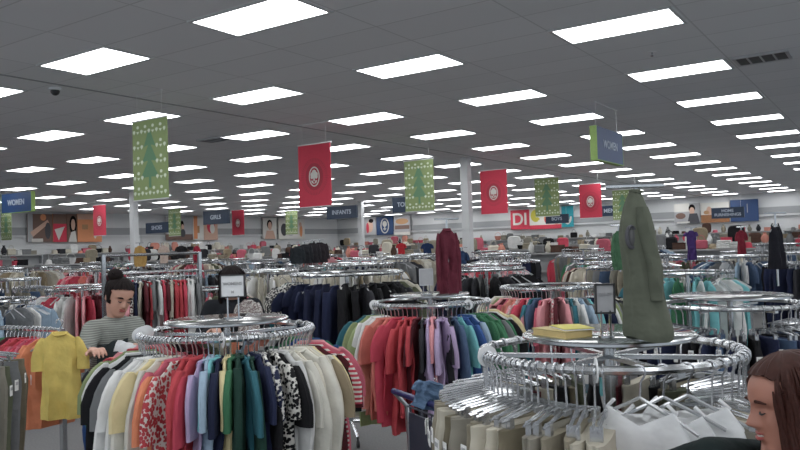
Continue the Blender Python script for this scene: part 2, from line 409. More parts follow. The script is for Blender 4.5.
C = {  # colour name -> sRGB
 'white': (206, 206, 204), 'cream': (198, 190, 170), 'ivory': (204, 200, 186), 'pale yellow': (214, 194, 130), 'yellow': (206, 176, 74), 'orange': (214, 112, 60), 'coral': (212, 100, 84),
 'salmon': (206, 122, 100), 'red': (178, 34, 46), 'crimson': (196, 36, 66), 'maroon': (92, 22, 34), 'pink': (220, 132, 140), 'rose': (186, 70, 92), 'lilac': (170, 146, 188), 'purple': (70, 44, 100),
 'navy': (26, 34, 66), 'blue': (40, 84, 156), 'teal': (30, 108, 124), 'turquoise': (84, 170, 176), 'light blue': (136, 164, 188), 'denim blue': (66, 92, 128), 'green': (44, 116, 74),
 'dark green': (20, 62, 50), 'light green': (150, 168, 104), 'olive': (92, 98, 72), 'black': (20, 20, 24), 'charcoal': (48, 48, 54), 'grey': (120, 122, 124), 'tan': (160, 140, 106), 'brown': (86, 58, 46),
 'khaki': (150, 140, 116), 'beige': (176, 168, 148), 'stone': (142, 136, 120), 'dark khaki': (112, 102, 78)}
def colr(n):
    c = lin(C[n]); k = rnd.uniform(.66, .92) if max(c) < .42 else rnd.uniform(.9, 1.15); g = .3*c[0]+.6*c[1]+.1*c[2]
    return tuple(min(1, (x*.80+g*.20)*k+.004) for x in c)
KN = {'short': 'short-sleeved top', 'long': 'long-sleeved top', 'print': 'patterned top', 'stripe': 'striped top', 'sleeveless': 'sleeveless top', 'trousers': 'trousers', 'cami': 'camisole', 'jacket': 'jacket', 'dress': 'dress'}
CATS = {'short': 'shirt', 'long': 'shirt', 'print': 'shirt', 'stripe': 'shirt', 'sleeveless': 'shirt', 'trousers': 'trousers', 'cami': 'camisole', 'jacket': 'jacket', 'dress': 'dress'}

# ------------------------------------------------------------------ racks
def rack_legs(root, h, r=.30):
    b = MB(); b.lathe([(.019, .10), (.019, h)], n=12); b.build('pole', 'chrome', root)
    for k in range(4):
        a = PI/4+k*PI/2; b = MB(); ex, ey = r*1.45*math.cos(a), r*1.45*math.sin(a)
        b.tube([(0, 0, .13), (ex*.4, ey*.4, .12), (ex, ey, .085)], .014, 6); lg = b.build('leg', 'chrome', root)
        c = MB(); c.tube([(ex-.012*math.sin(a), ey+.012*math.cos(a), .03), (ex+.012*math.sin(a), ey-.012*math.cos(a), .03)], .029, 12); c.tube([(ex, ey, .04), (ex, ey, .09)], .008, 6)
        c.build('caster', 'black', lg)
def make_round_rack(h, R=.42, top=None, tr=.33, name='round_clothes_rack'):
    root = obj(name, None)
    b = MB(); b.ring((0, 0, h), R, .0135, 64, 8); b.build('hanging_ring', 'chrome', root)
    for k in range(3):
        a = k*PI/3+.3; b = MB(); b.box((0, 0, h-.02), (2*R, .022, .014), rz=a); b.build('spoke', 'chrome', root)
    rack_legs(root, h + (.05 if top else -.01))
    if top:
        b = MB(); b.lathe([(tr-.004, h+.05), (tr, h+.053), (tr, h+.057), (tr-.004, h+.06)], n=56); b.build('round_top', top, root)
        b = MB(); b.ring((0, 0, h+.052), tr, .008, 56, 6); b.build('rim', 'chrome', root)
    return root
RACKS = []
def rack_at(px, d, h, lab, top=None, R=.42, tr=.33, group=None):
    p = flat(px, d); r = make_round_rack(h, R, top, tr); r.location = (p.x, p.y, 0)
    tag(r, lab, 'clothes rack', group); RACKS.append((p.x, p.y)); return p
def thin_stripe():
    m = fabric('thin_striped_cloth', 'stripe'); nt = m.node_tree
    for n in nt.nodes:
        if n.type == 'TEX_WAVE': n.inputs['Scale'].default_value = 24; n.inputs['Distortion'].default_value = .3
        if n.type == 'MIX': n.inputs['B'].default_value = (.30, .31, .29, 1)
        if n.type == 'MAP_RANGE' and n.inputs['From Min'].default_value > .5: n.inputs['From Min'].default_value = .6; n.inputs['From Max'].default_value = .85
    return m
M['thin_stripe'] = thin_stripe()
def s_dir(s): return (-RH*math.cos(s) - FH*math.sin(s))     # s: 0 = picture-left side of a rack, pi/2 = side facing the camera
HC = [0]
import re
def hang(kind, colour, pos, rz, lab, group, hlab, hgroup, k=None, tilt=0, hanger=True):
    if len(lab.split()) > 16: lab = re.sub(r' and [a-z ]+ ones on', ' on', lab).replace('between', 'beside')
    k = rnd.randrange(100) if k is None else k
    o = spawn(kind, k); place(o, pos, rz, colr(colour), rx=tilt); o.scale = (rnd.uniform(.93, 1.08), rnd.uniform(.9, 1.3), rnd.uniform(.9, 1.14) if kind != 'trousers' else rnd.uniform(.98, 1.06))
    tag(o, lab, CATS[kind], group)
    if hanger:
        h = obj('clothes_hanger', CLIP if kind == 'trousers' else HANG, loc=pos, rz=rz); h.rotation_euler[0] = tilt
        tag(h, hlab, 'hanger', hgroup); HC[0] += 1
    return o
def fill_round(p, h, items, rdesc, gname, R=.42, s0=-.1, s1=PI+.1, jit=.2):
    """items: list of (kind, colour) spread in order over the arc s0..s1"""
    n = len(items)
    for i, (kind, colour) in enumerate(items):
        s = s0+(s1-s0)*(i+.5)/n+rnd.uniform(-.01, .01); v = s_dir(s); a = math.atan2(v.y, v.x)
        pc, nc = items[i-1][1], items[(i+1) % n][1]
        lab = f'{colour} {KN[kind]} between {pc} and {nc} ones on {rdesc}'
        hl = ('chrome clip hanger' if kind == 'trousers' else 'clear plastic hanger') + f' hooked on {rdesc}'
        hang(kind, colour, (p.x+R*v.x, p.y+R*v.y, h+.014-.019+.002), a+rnd.uniform(-jit, jit), lab, gname, hl, 'hangers on ' + rdesc, tilt=rnd.uniform(-.03, .03))
def divider(p, h, s, lab, grp, R=.42):
    v = s_dir(s); a = math.atan2(v.y, v.x)
    b = MB(); n = 20
    for r0, r1, y0 in ((.016, .036, 0),):
        vs = []
        for rr, yy in ((r0, -.0015), (r1, -.0015), (r1, .0015), (r0, .0015)):
            vs += [(rr*math.cos(2*PI*i/n), yy, rr*math.sin(2*PI*i/n)) for i in range(n)]
        fs = [(q*n+j, q*n+(j+1) % n, ((q+1) % 4)*n+(j+1) % n, ((q+1) % 4)*n+j) for q in range(4) for j in range(n)]
        b.add(vs, fs)
    o = b.build('size_divider', 'white'); o.location = (p.x+R*v.x, p.y+R*v.y, h); o.rotation_euler = (0, 0, a+.25); tag(o, lab, 'size divider', grp)

def S(*a): return [tuple(x.split(':')) if ':' in x else ('short', x) for x in a]
# R1: trouser rack, front
H1 = 1.33
d1 = 'rack with yellow book'
p1 = rack_at(604, 2.56, H1, 'chrome round rack of khaki trousers with glass top and yellow book', 'glass', tr=.28)
kk = ['beige', 'khaki', 'stone', 'beige', 'khaki', 'dark khaki', 'beige', 'stone']
it = [('trousers', kk[(i*5) % 8]) for i in range(25)]
fill_round(p1, H1, it, d1, 'clothes on the glass-topped trouser rack', s0=-.35, s1=1.30, jit=.13)
def cami_front():
    for i, (s_, dr, lab) in enumerate(((1.50, .95, 'white camisole facing out at the front of the khaki trouser rack, first of three'), (1.66, 1.15, 'white camisole at the front of the khaki trouser rack, middle of three'), (1.84, .9, 'white camisole at the front of the khaki trouser rack, nearest the smiling woman'))):
        v = s_dir(s_); a = math.atan2(v.y, v.x)+dr
        o = hang('cami', 'white', (p1.x+.42*v.x, p1.y+.42*v.y, H1-.003), a, lab, None, 'clear plastic hanger of a white camisole on the trouser rack', 'camisole hangers', k=i)
        for c_ in [o]+list(o.children): c_.color = (.72, .73, .74, 1)
cami_front()
it = [('trousers', ['stone', 'beige', 'khaki'][i % 3]) for i in range(5)] + [('trousers', 'dark khaki') for i in range(7)]
fill_round(p1, H1, it, 'right side of ' + d1, 'clothes at the right side of the glass-topped trouser rack', s0=1.98, s1=PI+.3, jit=.15)
it = [('trousers', ['olive', 'dark khaki', 'black', 'beige', 'maroon', 'charcoal'][i % 6]) for i in range(12)]
fill_round(p1, H1, it, 'the rear of ' + d1, 'clothes at the rear of the glass-topped trouser rack', s0=PI+.35, s1=2*PI-.4)
divider(p1, H1, .12, 'white size divider disc at the left end of khaki trouser rack ring', None)
divider(p1, H1, 1.22, 'white size divider disc at the front of the khaki trouser rack ring', None)
# R2: sign-topped rack
H2 = 1.31
d2 = 'rack under white sign'
p2 = rack_at(225, 3.8, H2, 'chrome round rack of tops with dark round top and white sign', 'mirror', tr=.30)
it = S('coral', 'red', 'long:blue', 'maroon', 'light green', 'long:light green', 'green', 'white', 'long:black', 'black', 'black', 'grey', 'long:white', 'white', 'long:white', 'cream', 'long:ivory', 'pale yellow', 'long:ivory', 'orange', 'rose', 'print:red', 'long:red', 'crimson', 'red', 'lilac',
       'light blue', 'turquoise', 'navy', 'pale yellow', 'green', 'long:dark green', 'teal', 'long:dark green', 'navy', 'print:navy', 'long:black', 'print:black', 'black', 'long:white', 'long:ivory', 'ivory', 'cream', 'long:ivory', 'long:cream', 'ivory', 'pale yellow', 'tan', 'maroon',
       'black', 'stripe:crimson', 'rose', 'pink', 'pink')
fill_round(p2, H2, it, d2, 'tops on the sign-topped rack', s0=.02, s1=PI+.1)
it = S('teal', 'blue', 'green', 'charcoal', 'white', 'salmon', 'light blue', 'orange', 'cream', 'olive', 'maroon', 'black', 'crimson', 'pink')
fill_round(p2, H2, it, 'the rear of ' + d2, 'tops at the rear of the sign-topped rack', s0=PI+.15, s1=2*PI-.05)
for k, s in enumerate((.02, .10, .17, -.08, .25)): divider(p2, H2, s, 'white size divider disc bunched on the ring beside striped-shirt shopper', 'dividers bunched on the sign-topped rack')
divider(p2, H2, 1.75, 'white size divider disc at front of the ring under the white sign', None)
# R3: centre rack
H3 = 1.30
d3 = 'rack below maroon garment'
p3 = rack_at(428, 5.45, H3, 'chrome round rack of colourful tops below the maroon dress', 'mirror', tr=.28)
it = S('long:cream', 'beige', 'long:teal', 'teal', 'light green', 'light green', 'long:white', 'long:white', 'long:salmon', 'coral', 'long:coral', 'long:crimson', 'crimson', 'red', 'long:red', 'red', 'maroon', 'charcoal', 'long:lilac', 'pink', 'lilac', 'lilac', 'charcoal', 'long:denim blue', 'turquoise',
       'blue', 'long:blue', 'light blue', 'green', 'green', 'long:green', 'grey', 'green', 'black', 'black', 'long:white', 'white', 'pale yellow', 'pale yellow', 'beige', 'beige')
fill_round(p3, H3, it, d3, 'tops on the centre rack', s0=.0, s1=PI+.15)
divider(p3, H3, .3, 'white size divider disc on left of ring below maroon dress', None)
divider(p3, H3, 2.2, 'white size divider disc on right of ring below maroon dress', None)
# R4
H4 = 1.33
d4 = 'round rack behind the yellow book'
p4 = rack_at(549, 6.4, H4, 'chrome round rack of mixed tops behind the yellow book', None)
it = S('white', 'cream', 'light green', 'grey', 'pink', 'maroon', 'rose', 'long:salmon', 'coral', 'print:pink', 'crimson', 'pink', 'teal', 'denim blue', 'light blue', 'long:grey', 'turquoise', 'navy', 'light blue', 'white', 'light green', 'grey', 'olive', 'long:charcoal', 'black', 'black', 'cream', 'orange', 'red', 'charcoal', 'grey', 'white')
it = it[:14] + S('rose', 'pink', 'print:rose', 'maroon', 'long:pink', 'grey', 'teal', 'white') + it[14:]
fill_round(p4, H4, it, d4, 'tops on the rack behind the book', s0=.0, s1=PI+.2)
# R5
H5 = 1.27
d5 = 'glass-topped rack of dark jeans'
p5 = rack_at(727, 4.85, H5, 'chrome round rack of dark jeans with large grey glass top', 'mirror', tr=.36)
it = [('trousers', ['navy', 'charcoal', 'black', 'navy', 'denim blue'][i % 5]) for i in range(26)]
fill_round(p5, H5, it, d5, 'dark jeans on the other glass-topped rack', s0=-.3, s1=PI+.2)
# R8
H8 = 1.48
d8 = 'tall rack of navy clothes'
p8 = rack_at(346, 6.9, H8, 'tall chrome round rack of navy and dark clothes', None, R=.5)
it = S('long:black', 'charcoal', 'print:black', 'long:teal', 'print:charcoal', 'dress:navy', 'dress:navy', 'dress:navy', 'jacket:navy', 'jacket:navy', 'jacket:navy', 'jacket:black', 'jacket:black', 'dress:charcoal', 'dress:black', 'black', 'black', 'charcoal', 'olive', 'long:cream', 'navy', 'black')
fill_round(p8, H8, it, d8, 'navy clothes on the tall rack', R=.5, s0=-.3, s1=PI+.2)

# straight rails
def straight_rack(a, b_, h, lab, upper=None):
    a = Vector((a.x, a.y, 0)); b_ = Vector((b_.x, b_.y, 0)); u = (b_-a); L = u.length; u.normalize(); rz = math.atan2(u.y, u.x)
    root = obj('clothes_rail', None, loc=(a+b_)/2, rz=rz); tag(root, lab, 'clothes rail')
    hs = [h]+([upper] if upper else [])
    for z in hs:
        m = MB(); m.tube([(-L/2, 0, z), (L/2, 0, z)], .013, 8); m.build('crossbar', 'chrome', root)
    for s in (-1, 1):
        m = MB(); m.box((s*L/2, 0, (max(hs)+.01)/2+.05), (.03, .03, max(hs)-.09)); m.build('upright', 'chrome', root, smooth=False)
        m = MB(); m.box((s*L/2, 0, .08), (.04, .55, .03)); ft = m.build('foot', 'chrome', root, smooth=False)
        for t in (-1, 1): m = MB(); m.tube([(s*L/2-.012, t*.24, .032), (s*L/2+.012, t*.24, .032)], .03, 10); m.box((s*L/2, t*.24, .055), (.012, .012, .04)); m.build('caster', 'black', ft)
    RACKS.append(((a.x+b_.x)/2, (a.y+b_.y)/2))
    return a, u, L, rz
def fill_rail(a, u, L, rz, h, items, rdesc, gname, t0=.06, t1=.94, jit=.1, flip=0):
    n = len(items)
    for i, (kind, colour) in enumerate(items):
        t = t0+(t1-t0)*(i+.5)/n; q = a+u*(L*t); pc, nc = items[i-1][1], items[(i+1) % n][1]
        lab = f'{colour} {KN[kind]} between {pc} and {nc} ones on {rdesc}'
        hl = ('chrome clip hanger' if kind == 'trousers' else 'clear plastic hanger') + f' hooked on {rdesc}'
        hang(kind, colour, (q.x, q.y, h-.003), rz+PI/2+rnd.uniform(-jit, jit)+flip, lab, gname, hl, 'hangers on ' + rdesc, tilt=rnd.uniform(-.03, .03))
A7 = straight_rack(flat(103, 6.6), flat(199, 7.2), 1.545, 'tall two-bar chrome clothes rail behind the striped-shirt shopper', 1.71)
it = S('pink', 'print:maroon', 'navy', 'long:beige', 'maroon', 'red', 'grey', 'white', 'long:crimson', 'maroon', 'beige', 'long:red', 'red', 'crimson', 'long:white', 'white', 'grey')
fill_rail(*A7, 1.545, it, 'tall two-bar rail', 'tops on the tall two-bar rail', t0=.2, t1=.99, flip=-.4)
A6 = straight_rack(flat(-12, 4.85), flat(60, 4.50), 1.27, 'low chrome rail ending at the yellow polo shirt')
it = S('green', 'green', 'long:maroon', 'crimson', 'crimson', 'long:red', 'crimson', 'rose', 'crimson', 'rose', 'long:orange', 'orange')
for i, (kind, colour) in enumerate(it):
    t = .22+.66*(i+.5)/len(it); q = A6[0]+A6[1]*(A6[2]*t)
    pc, nc = it[i-1][1], it[(i+1) % len(it)][1]
    o = hang(kind, colour, (q.x, q.y, 1.267), math.atan2(RH.y, RH.x)+1.05-.02*i+rnd.uniform(-.04, .04), f'{colour} {KN[kind]} between {pc} and {nc} ones on the low rail', 'tops on the low rail', 'clear plastic hanger on the low rail beside the yellow polo', 'hangers on the low rail'); o.scale = (.85, 1, .78 if kind == 'short' else .68)
q = flat(58, 4.36)
o = hang('short', 'yellow', (q.x, q.y, 1.33), math.atan2(RH.y, RH.x)+.15, 'bright yellow short-sleeved polo shirt held out beside the striped-shirt shopper', None, 'clear plastic hanger holding the yellow polo shirt', None, k=1)
o.scale = (.62, 1, .76)
for c_ in [o]+list(o.children): c_.color = (*lin((214, 190, 104)), 1)
# left edge rack of grey trousers
d9 = 'rack of grey trousers at the low rail'
p9 = rack_at(-118, 3.6, 1.36, 'chrome round rack of grey trousers at the left edge', None)
it = [('trousers', ['stone', 'olive', 'grey', 'dark khaki'][i % 4]) for i in range(12)]
fill_round(p9, 1.36, it, 'left edge rack of grey trousers', 'grey trousers at the left edge', s0=1.7, s1=PI+.5)

# ------------------------------------------------------------------ field of further racks
PEOPLE_XY = [flat(112, 5.1), flat(231, 5.9), flat(785, 1.75)]
cands = []
sp = 1.95
for i in range(-18, 10):
    for j in range(2, 18):
        x = i*sp + (.5*sp if j % 2 else 0) + rnd.uniform(-.18, .18); y = j*sp+rnd.uniform(-.18, .18)
        q = Vector((x, y, 0)); d, px = depth_px(q)
        if d < 6.2 or px < -40 or px > 850 or x < -22.5 or y > 18.8: continue
        if any((q-Vector((rx, ry, 0))).length < 1.45 for rx, ry in RACKS) or any((q-w).length < 1.0 for w in PEOPLE_XY): continue
        if abs(px-150) < 75 and d < 8.2: continue
        cands.append((d, px, q))
cands.sort(key=lambda c: c[0])
farG, farH = MB(), MB()
hlo = hanger_mb(True); clo = clip_hanger_mb(True)
LOWS = {'shirt': [], 'trousers': []}
for k in range(3):
    P = shirt_parts(90+k, ['short', 'long', 'none'][k], lv=6, n=8)
    g = MB()
    for b in P.values(): g.add(b.v, b.f)
    LOWS['shirt'].append(g)
g, wb = trousers_parts(95, lv=10, n=8); g.add(wb.v, wb.f); LOWS['trousers'].append(g)
def bake(dst, src, pos, rz, col=None):
    c, s_ = math.cos(rz), math.sin(rz); o = len(dst.v)
    dst.v += [(pos[0]+x*c-y*s_, pos[1]+x*s_+y*c, pos[2]+z) for x, y, z in src.v]
    dst.f += [tuple(i+o for i in f) for f in src.f]; dst.m += src.m; dst.c += [col]*len(src.f)
THEMES = [('long', ['grey', 'charcoal', 'light blue', 'white', 'denim blue']), ('short', ['crimson', 'pink', 'white', 'maroon', 'coral']), ('trousers', ['black', 'navy', 'charcoal']), ('short', ['cream', 'beige', 'white', 'tan', 'ivory']),
          ('long', ['black', 'charcoal', 'grey', 'navy']), ('short', ['turquoise', 'green', 'teal', 'white', 'grey']), ('trousers', ['khaki', 'stone', 'grey', 'denim blue']), ('long', ['olive', 'cream', 'brown', 'rose'])]
cnt = {'shirt': 0, 'trousers': 0}
def where(px, d):
    zone = 'near' if d < 9 else 'mid' if d < 13 else 'far' if d < 18 else 'distant'
    w = ['at picture left edge', 'behind the yellow polo', 'behind striped-shirt shopper', 'below the white column', 'behind the white sign', 'below the girls sign', 'below the red banner', 'below the crest poster',
         'behind the maroon dress', 'below the second red banner', 'below the zigzag green banner', 'behind the olive jacket', 'below the women sign', 'below the purple dress', 'below the home poster', 'behind the black camisole'][max(0, min(15, int(px//50)))]
    return zone, w
for ci, (d, px, q) in enumerate(cands):
    th = THEMES[(ci*5+ci//8) % 8]; kind, cols = th
    h = rnd.choice([1.30, 1.36, 1.42, 1.5]) if d < 12 else rnd.choice([1.38, 1.46, 1.54])
    zone, w = where(px, d); R = .43
    r = make_round_rack(h, R, 'mirror' if rnd.random() < .25 else None) if d < 13 else None
    if r is None:
        r = obj('round_clothes_rack', None); b = MB(); b.ring((0, 0, h), R, .014, 28, 5); b.build('hanging_ring', 'chrome', r)
        b = MB(); b.lathe([(.02, .1), (.02, h)], n=6); b.build('pole', 'chrome', r)
        b = MB(); b.box((0, 0, .08), (.9, .03, .03), rz=.7); b.box((0, 0, .08), (.9, .03, .03), rz=.7+PI/2); b.build('leg_cross', 'chrome', r, smooth=False)
    r.location = q; RACKS.append((q.x, q.y))
    kn = 'trousers' if kind == 'trousers' else 'tops'
    tag(r, f'{zone} chrome round rack of {cols[0]} and {cols[1]} {kn} {w}', 'clothes rack', f'{zone} round racks of {cols[0]} {kn} {w}')
    n = 38 if d < 10 else 34
    for i in range(n):
        s = 2*PI*i/n+rnd.uniform(-.03, .03); v = s_dir(s); a = math.atan2(v.y, v.x)+rnd.uniform(-.12, .12)
        pos = (q.x+R*v.x, q.y+R*v.y, h-.003)
        bake(farH, clo if kind == 'trousers' else hlo, pos, a)
        front = math.sin(s) > -.3
        if rnd.random() < .25: continue
        c = rnd.choice(cols); big = 'trousers' if kind == 'trousers' else 'shirt'
        if front and cnt[big] < (90 if big == 'trousers' else 50) and d < 11:
            kd = kind if kind == 'trousers' else rnd.choice(['short', 'long', kind]); cnt[big] += 1
            o = spawn(kd, rnd.randrange(9)); 
            for ch in list(o.children): bpy.data.objects.remove(ch)if o.name not in USED else None
            place(o, pos, a, colr(c)); tag(o, f'{c} {KN[kd]} on the {zone} {cols[0]} and {cols[1]} rack {w}', CATS[kd], f'{kn} on {zone} {cols[0]} rack {w}')
        else:
            bake(farG, LOWS['trousers'][0] if kind == 'trousers' else LOWS['shirt'][rnd.randrange(3)], pos, a, colr(c))
o = farG.build('hanging_clothes', 'far', cols=True); tag(o, 'mass of clothes hanging on the many farther round racks', 'clothes', kind='stuff')
o = farH.build('hangers', ['clear', 'hook']); tag(o, 'mass of chrome and clear hangers crowding the farther round racks', 'hangers', kind='stuff')
print('FIELD', len(cands), cnt, 'hangers', HC, 'lights', nl)
exec_more = True
#@@PEOPLE
# ------------------------------------------------------------------ people
def cubic(tab, z):
    for k in range(len(tab)-1):
        if z <= tab[k+1][0] or k == len(tab)-2:
            z0, z1 = tab[k][0], tab[k+1][0]; t = max(0, min(1, (z-z0)/(z1-z0)))
            p0 = tab[max(k-1, 0)][1:]; p1 = tab[k][1:]; p2 = tab[k+1][1:]; p3 = tab[min(k+2, len(tab)-1)][1:]
            return [.5*((2*b)+(-a+c)*t+(2*a-5*b+4*c-d)*t*t+(-a+3*b-3*c+d)*t**3) for a, b, c, d in zip(p0, p1, p2, p3)]
HT = [(.0, .066, .022, .022), (.008, .082, .008, .034), (.022, .090, -.012, .046), (.04, .089, -.035, .055), (.055, .088, -.052, .060), (.07, .087, -.064, .064), (.088, .086, -.076, .068),
      (.105, .087, -.086, .071), (.122, .087, -.092, .073), (.14, .091, -.096, .075), (.16, .090, -.097, .075), (.18, .082, -.092, .071), (.20, .064, -.078, .058), (.214, .042, -.056, .040), (.224, .014, -.026, .018), (.226, .0, -.012, .004)]
def head_mb(hair=False, n=72, k=64, off=.013, line=.196, side=1.12):
    b = MB(); rings = []
    g = lambda a, s: math.exp(-(a/s)**2)
    for i in range(k+1):
        z = .226*(i/k); yf, yb, hx = cubic(HT, z); cy, ry = (yf+yb)/2, (yf-yb)/2; rg = []
        for j in range(n):
            q = 2*PI*j/n; c, s = math.cos(q), math.sin(q)      # s=+1 front
            e = .86 if s > 0 else .95
            x = hx*math.copysign(abs(c)**e, c); y = cy+ry*math.copysign(abs(s)**.92, s)
            if not hair:
                if s > 0:
                    nose = .024*g(z-.087, .011)*g(x, .0105) + .017*g(z-.100, .016)*g(x, .0085) + .009*g(z-.120, .018)*g(x, .007)
                    wing = .008*(g(z-.083, .007))*(g(x-.013, .006)+g(x+.013, .006))
                    lip = .0075*g(z-.064, .0042)*g(x, .021)+.0085*g(z-.052, .005)*g(x, .018)-.006*g(z-.058, .0022)*g(x, .024)
                    chin = .007*g(z-.018, .013)*g(x, .02)-.004*g(z-.038, .007)*g(x, .03)
                    sock = -.0125*g(z-.121, .012)*(g(x-.031, .016)+g(x+.031, .016))
                    lid = .0085*g(z-.117, .007)*(g(x-.031, .011)+g(x+.031, .011))
                    brow = .0045*g(z-.138, .007)*(g(x-.030, .022)+g(x+.030, .022))
                    chk = .0055*g(z-.086, .017)*(g(x-.042, .017)+g(x+.042, .017))
                    y += nose+wing+lip+chin+sock+lid+brow+chk
            else:
                ang = abs(math.atan2(x, y-cy+.0001)); face = (ang < side+.35*(z/.2)-.1*(z<.06)) and z < line-.030*max(0, (ang-.35))**1.2
                r0 = -.012 if face else off*(.4 if ang < 1.5 and z > .16 else 1)+.0022*math.sin(q*17+z*60)+.0018*math.sin(q*31+z*30)
                if z < .075: r0 = -.02
                v = Vector((x, y-cy, 0)); L = v.length+1e-6; v *= (L+r0)/L; x, y = v.x, v.y+cy
            zz = z + ((off*.9*(z/.226)**2) if hair else 0)
            rg.append((x, y, zz))
        rings.append(rg)
    b.loft(rings)
    if not hair:
        for s in (-1, 1):
            b.ball((s*.077, -.004, .108), (.009, .016, .030), 12, 10); b.ball((s*.074, .004, .085), (.007, .009, .010), 8, 6)
    return b
def remesh(b, name, mat, parent, vox, sm=3, mw=None):
    me = b.mesh(name+'_raw'); o = bpy.data.objects.new(name+'_raw', me); COL.objects.link(o)
    m = o.modifiers.new('r', 'REMESH'); m.mode = 'VOXEL'; m.voxel_size = vox; m.use_smooth_shade = True
    if sm: s = o.modifiers.new('s', 'SMOOTH'); s.iterations = sm; s.factor = .5
    dg = bpy.context.evaluated_depsgraph_get(); dg.update(); me2 = bpy.data.meshes.new_from_object(o.evaluated_get(dg)); me2.name = name
    bpy.data.objects.remove(o); me2.materials.clear(); me2.materials.append(M[mat] if isinstance(mat, str) else mat)
    return obj(name, me2, parent)
def xform(b, mat):
    b.v = [tuple(mat @ Vector(p)) for p in b.v]; return b
def limb(b, pts, rs, n=14):
    P = [Vector(p) for p in pts]; path = []; rr = []
    for i in range(len(P)-1):
        for t in range(4): path.append(P[i].lerp(P[i+1], t/4)); rr.append(rs[i]+(rs[i+1]-rs[i])*t/4)
    path.append(P[-1]); rr.append(rs[-1]); b.tube(path, rr, n)
    for p, r in zip(P, rs): b.ball(p, r*.99, 12, 8)
def hand(b, wrist, direc, palm_n, side, curl=.5, sc=1.0):
    """wrist point, pointing direction, palm normal, side=+1/-1 for the thumb side"""
    d = Vector(direc).normalized(); nrm = Vector(palm_n); nrm = (nrm-d*nrm.dot(d)).normalized(); t = d.cross(nrm)*side
    W = Vector(wrist)
    pl = .085*sc
    for k in range(5):
        o = (k-2)*.0165*sc
        b.tube([W+t*o*.6, W+d*pl*.5+t*o, W+d*pl+t*o], [.014*sc, .015*sc, .011*sc], 8)
    for k, L in enumerate((.068, .078, .072, .055)):
        o = (1.5-k)*.021*sc; p = W+d*pl*.95+t*o; ang = .15; pts = [p]; dd = d
        for seg in (.45, .32, .23):
            ang += curl*(.8+.15*k); dv = d*math.cos(ang)+nrm*math.sin(ang)+t*(.06*(1.5-k)); p = p+dv.normalized()*L*sc*seg; pts.append(p)
        b.tube(pts, [.0095*sc, .009*sc, .008*sc, .0065*sc], 8); b.ball(pts[-1], .0066*sc, 8, 6)
    p = W+d*pl*.25+t*.03*sc; p2 = p+(d*.6+t*.75+nrm*.25).normalized()*.038*sc; p3 = p2+(d*.9+t*.2+nrm*.35).normalized()*.032*sc
    b.tube([W+d*.01+t*.012*sc, p, p2, p3], [.016*sc, .014*sc, .0105*sc, .0085*sc], 8); b.ball(p3, .0086*sc, 8, 6)
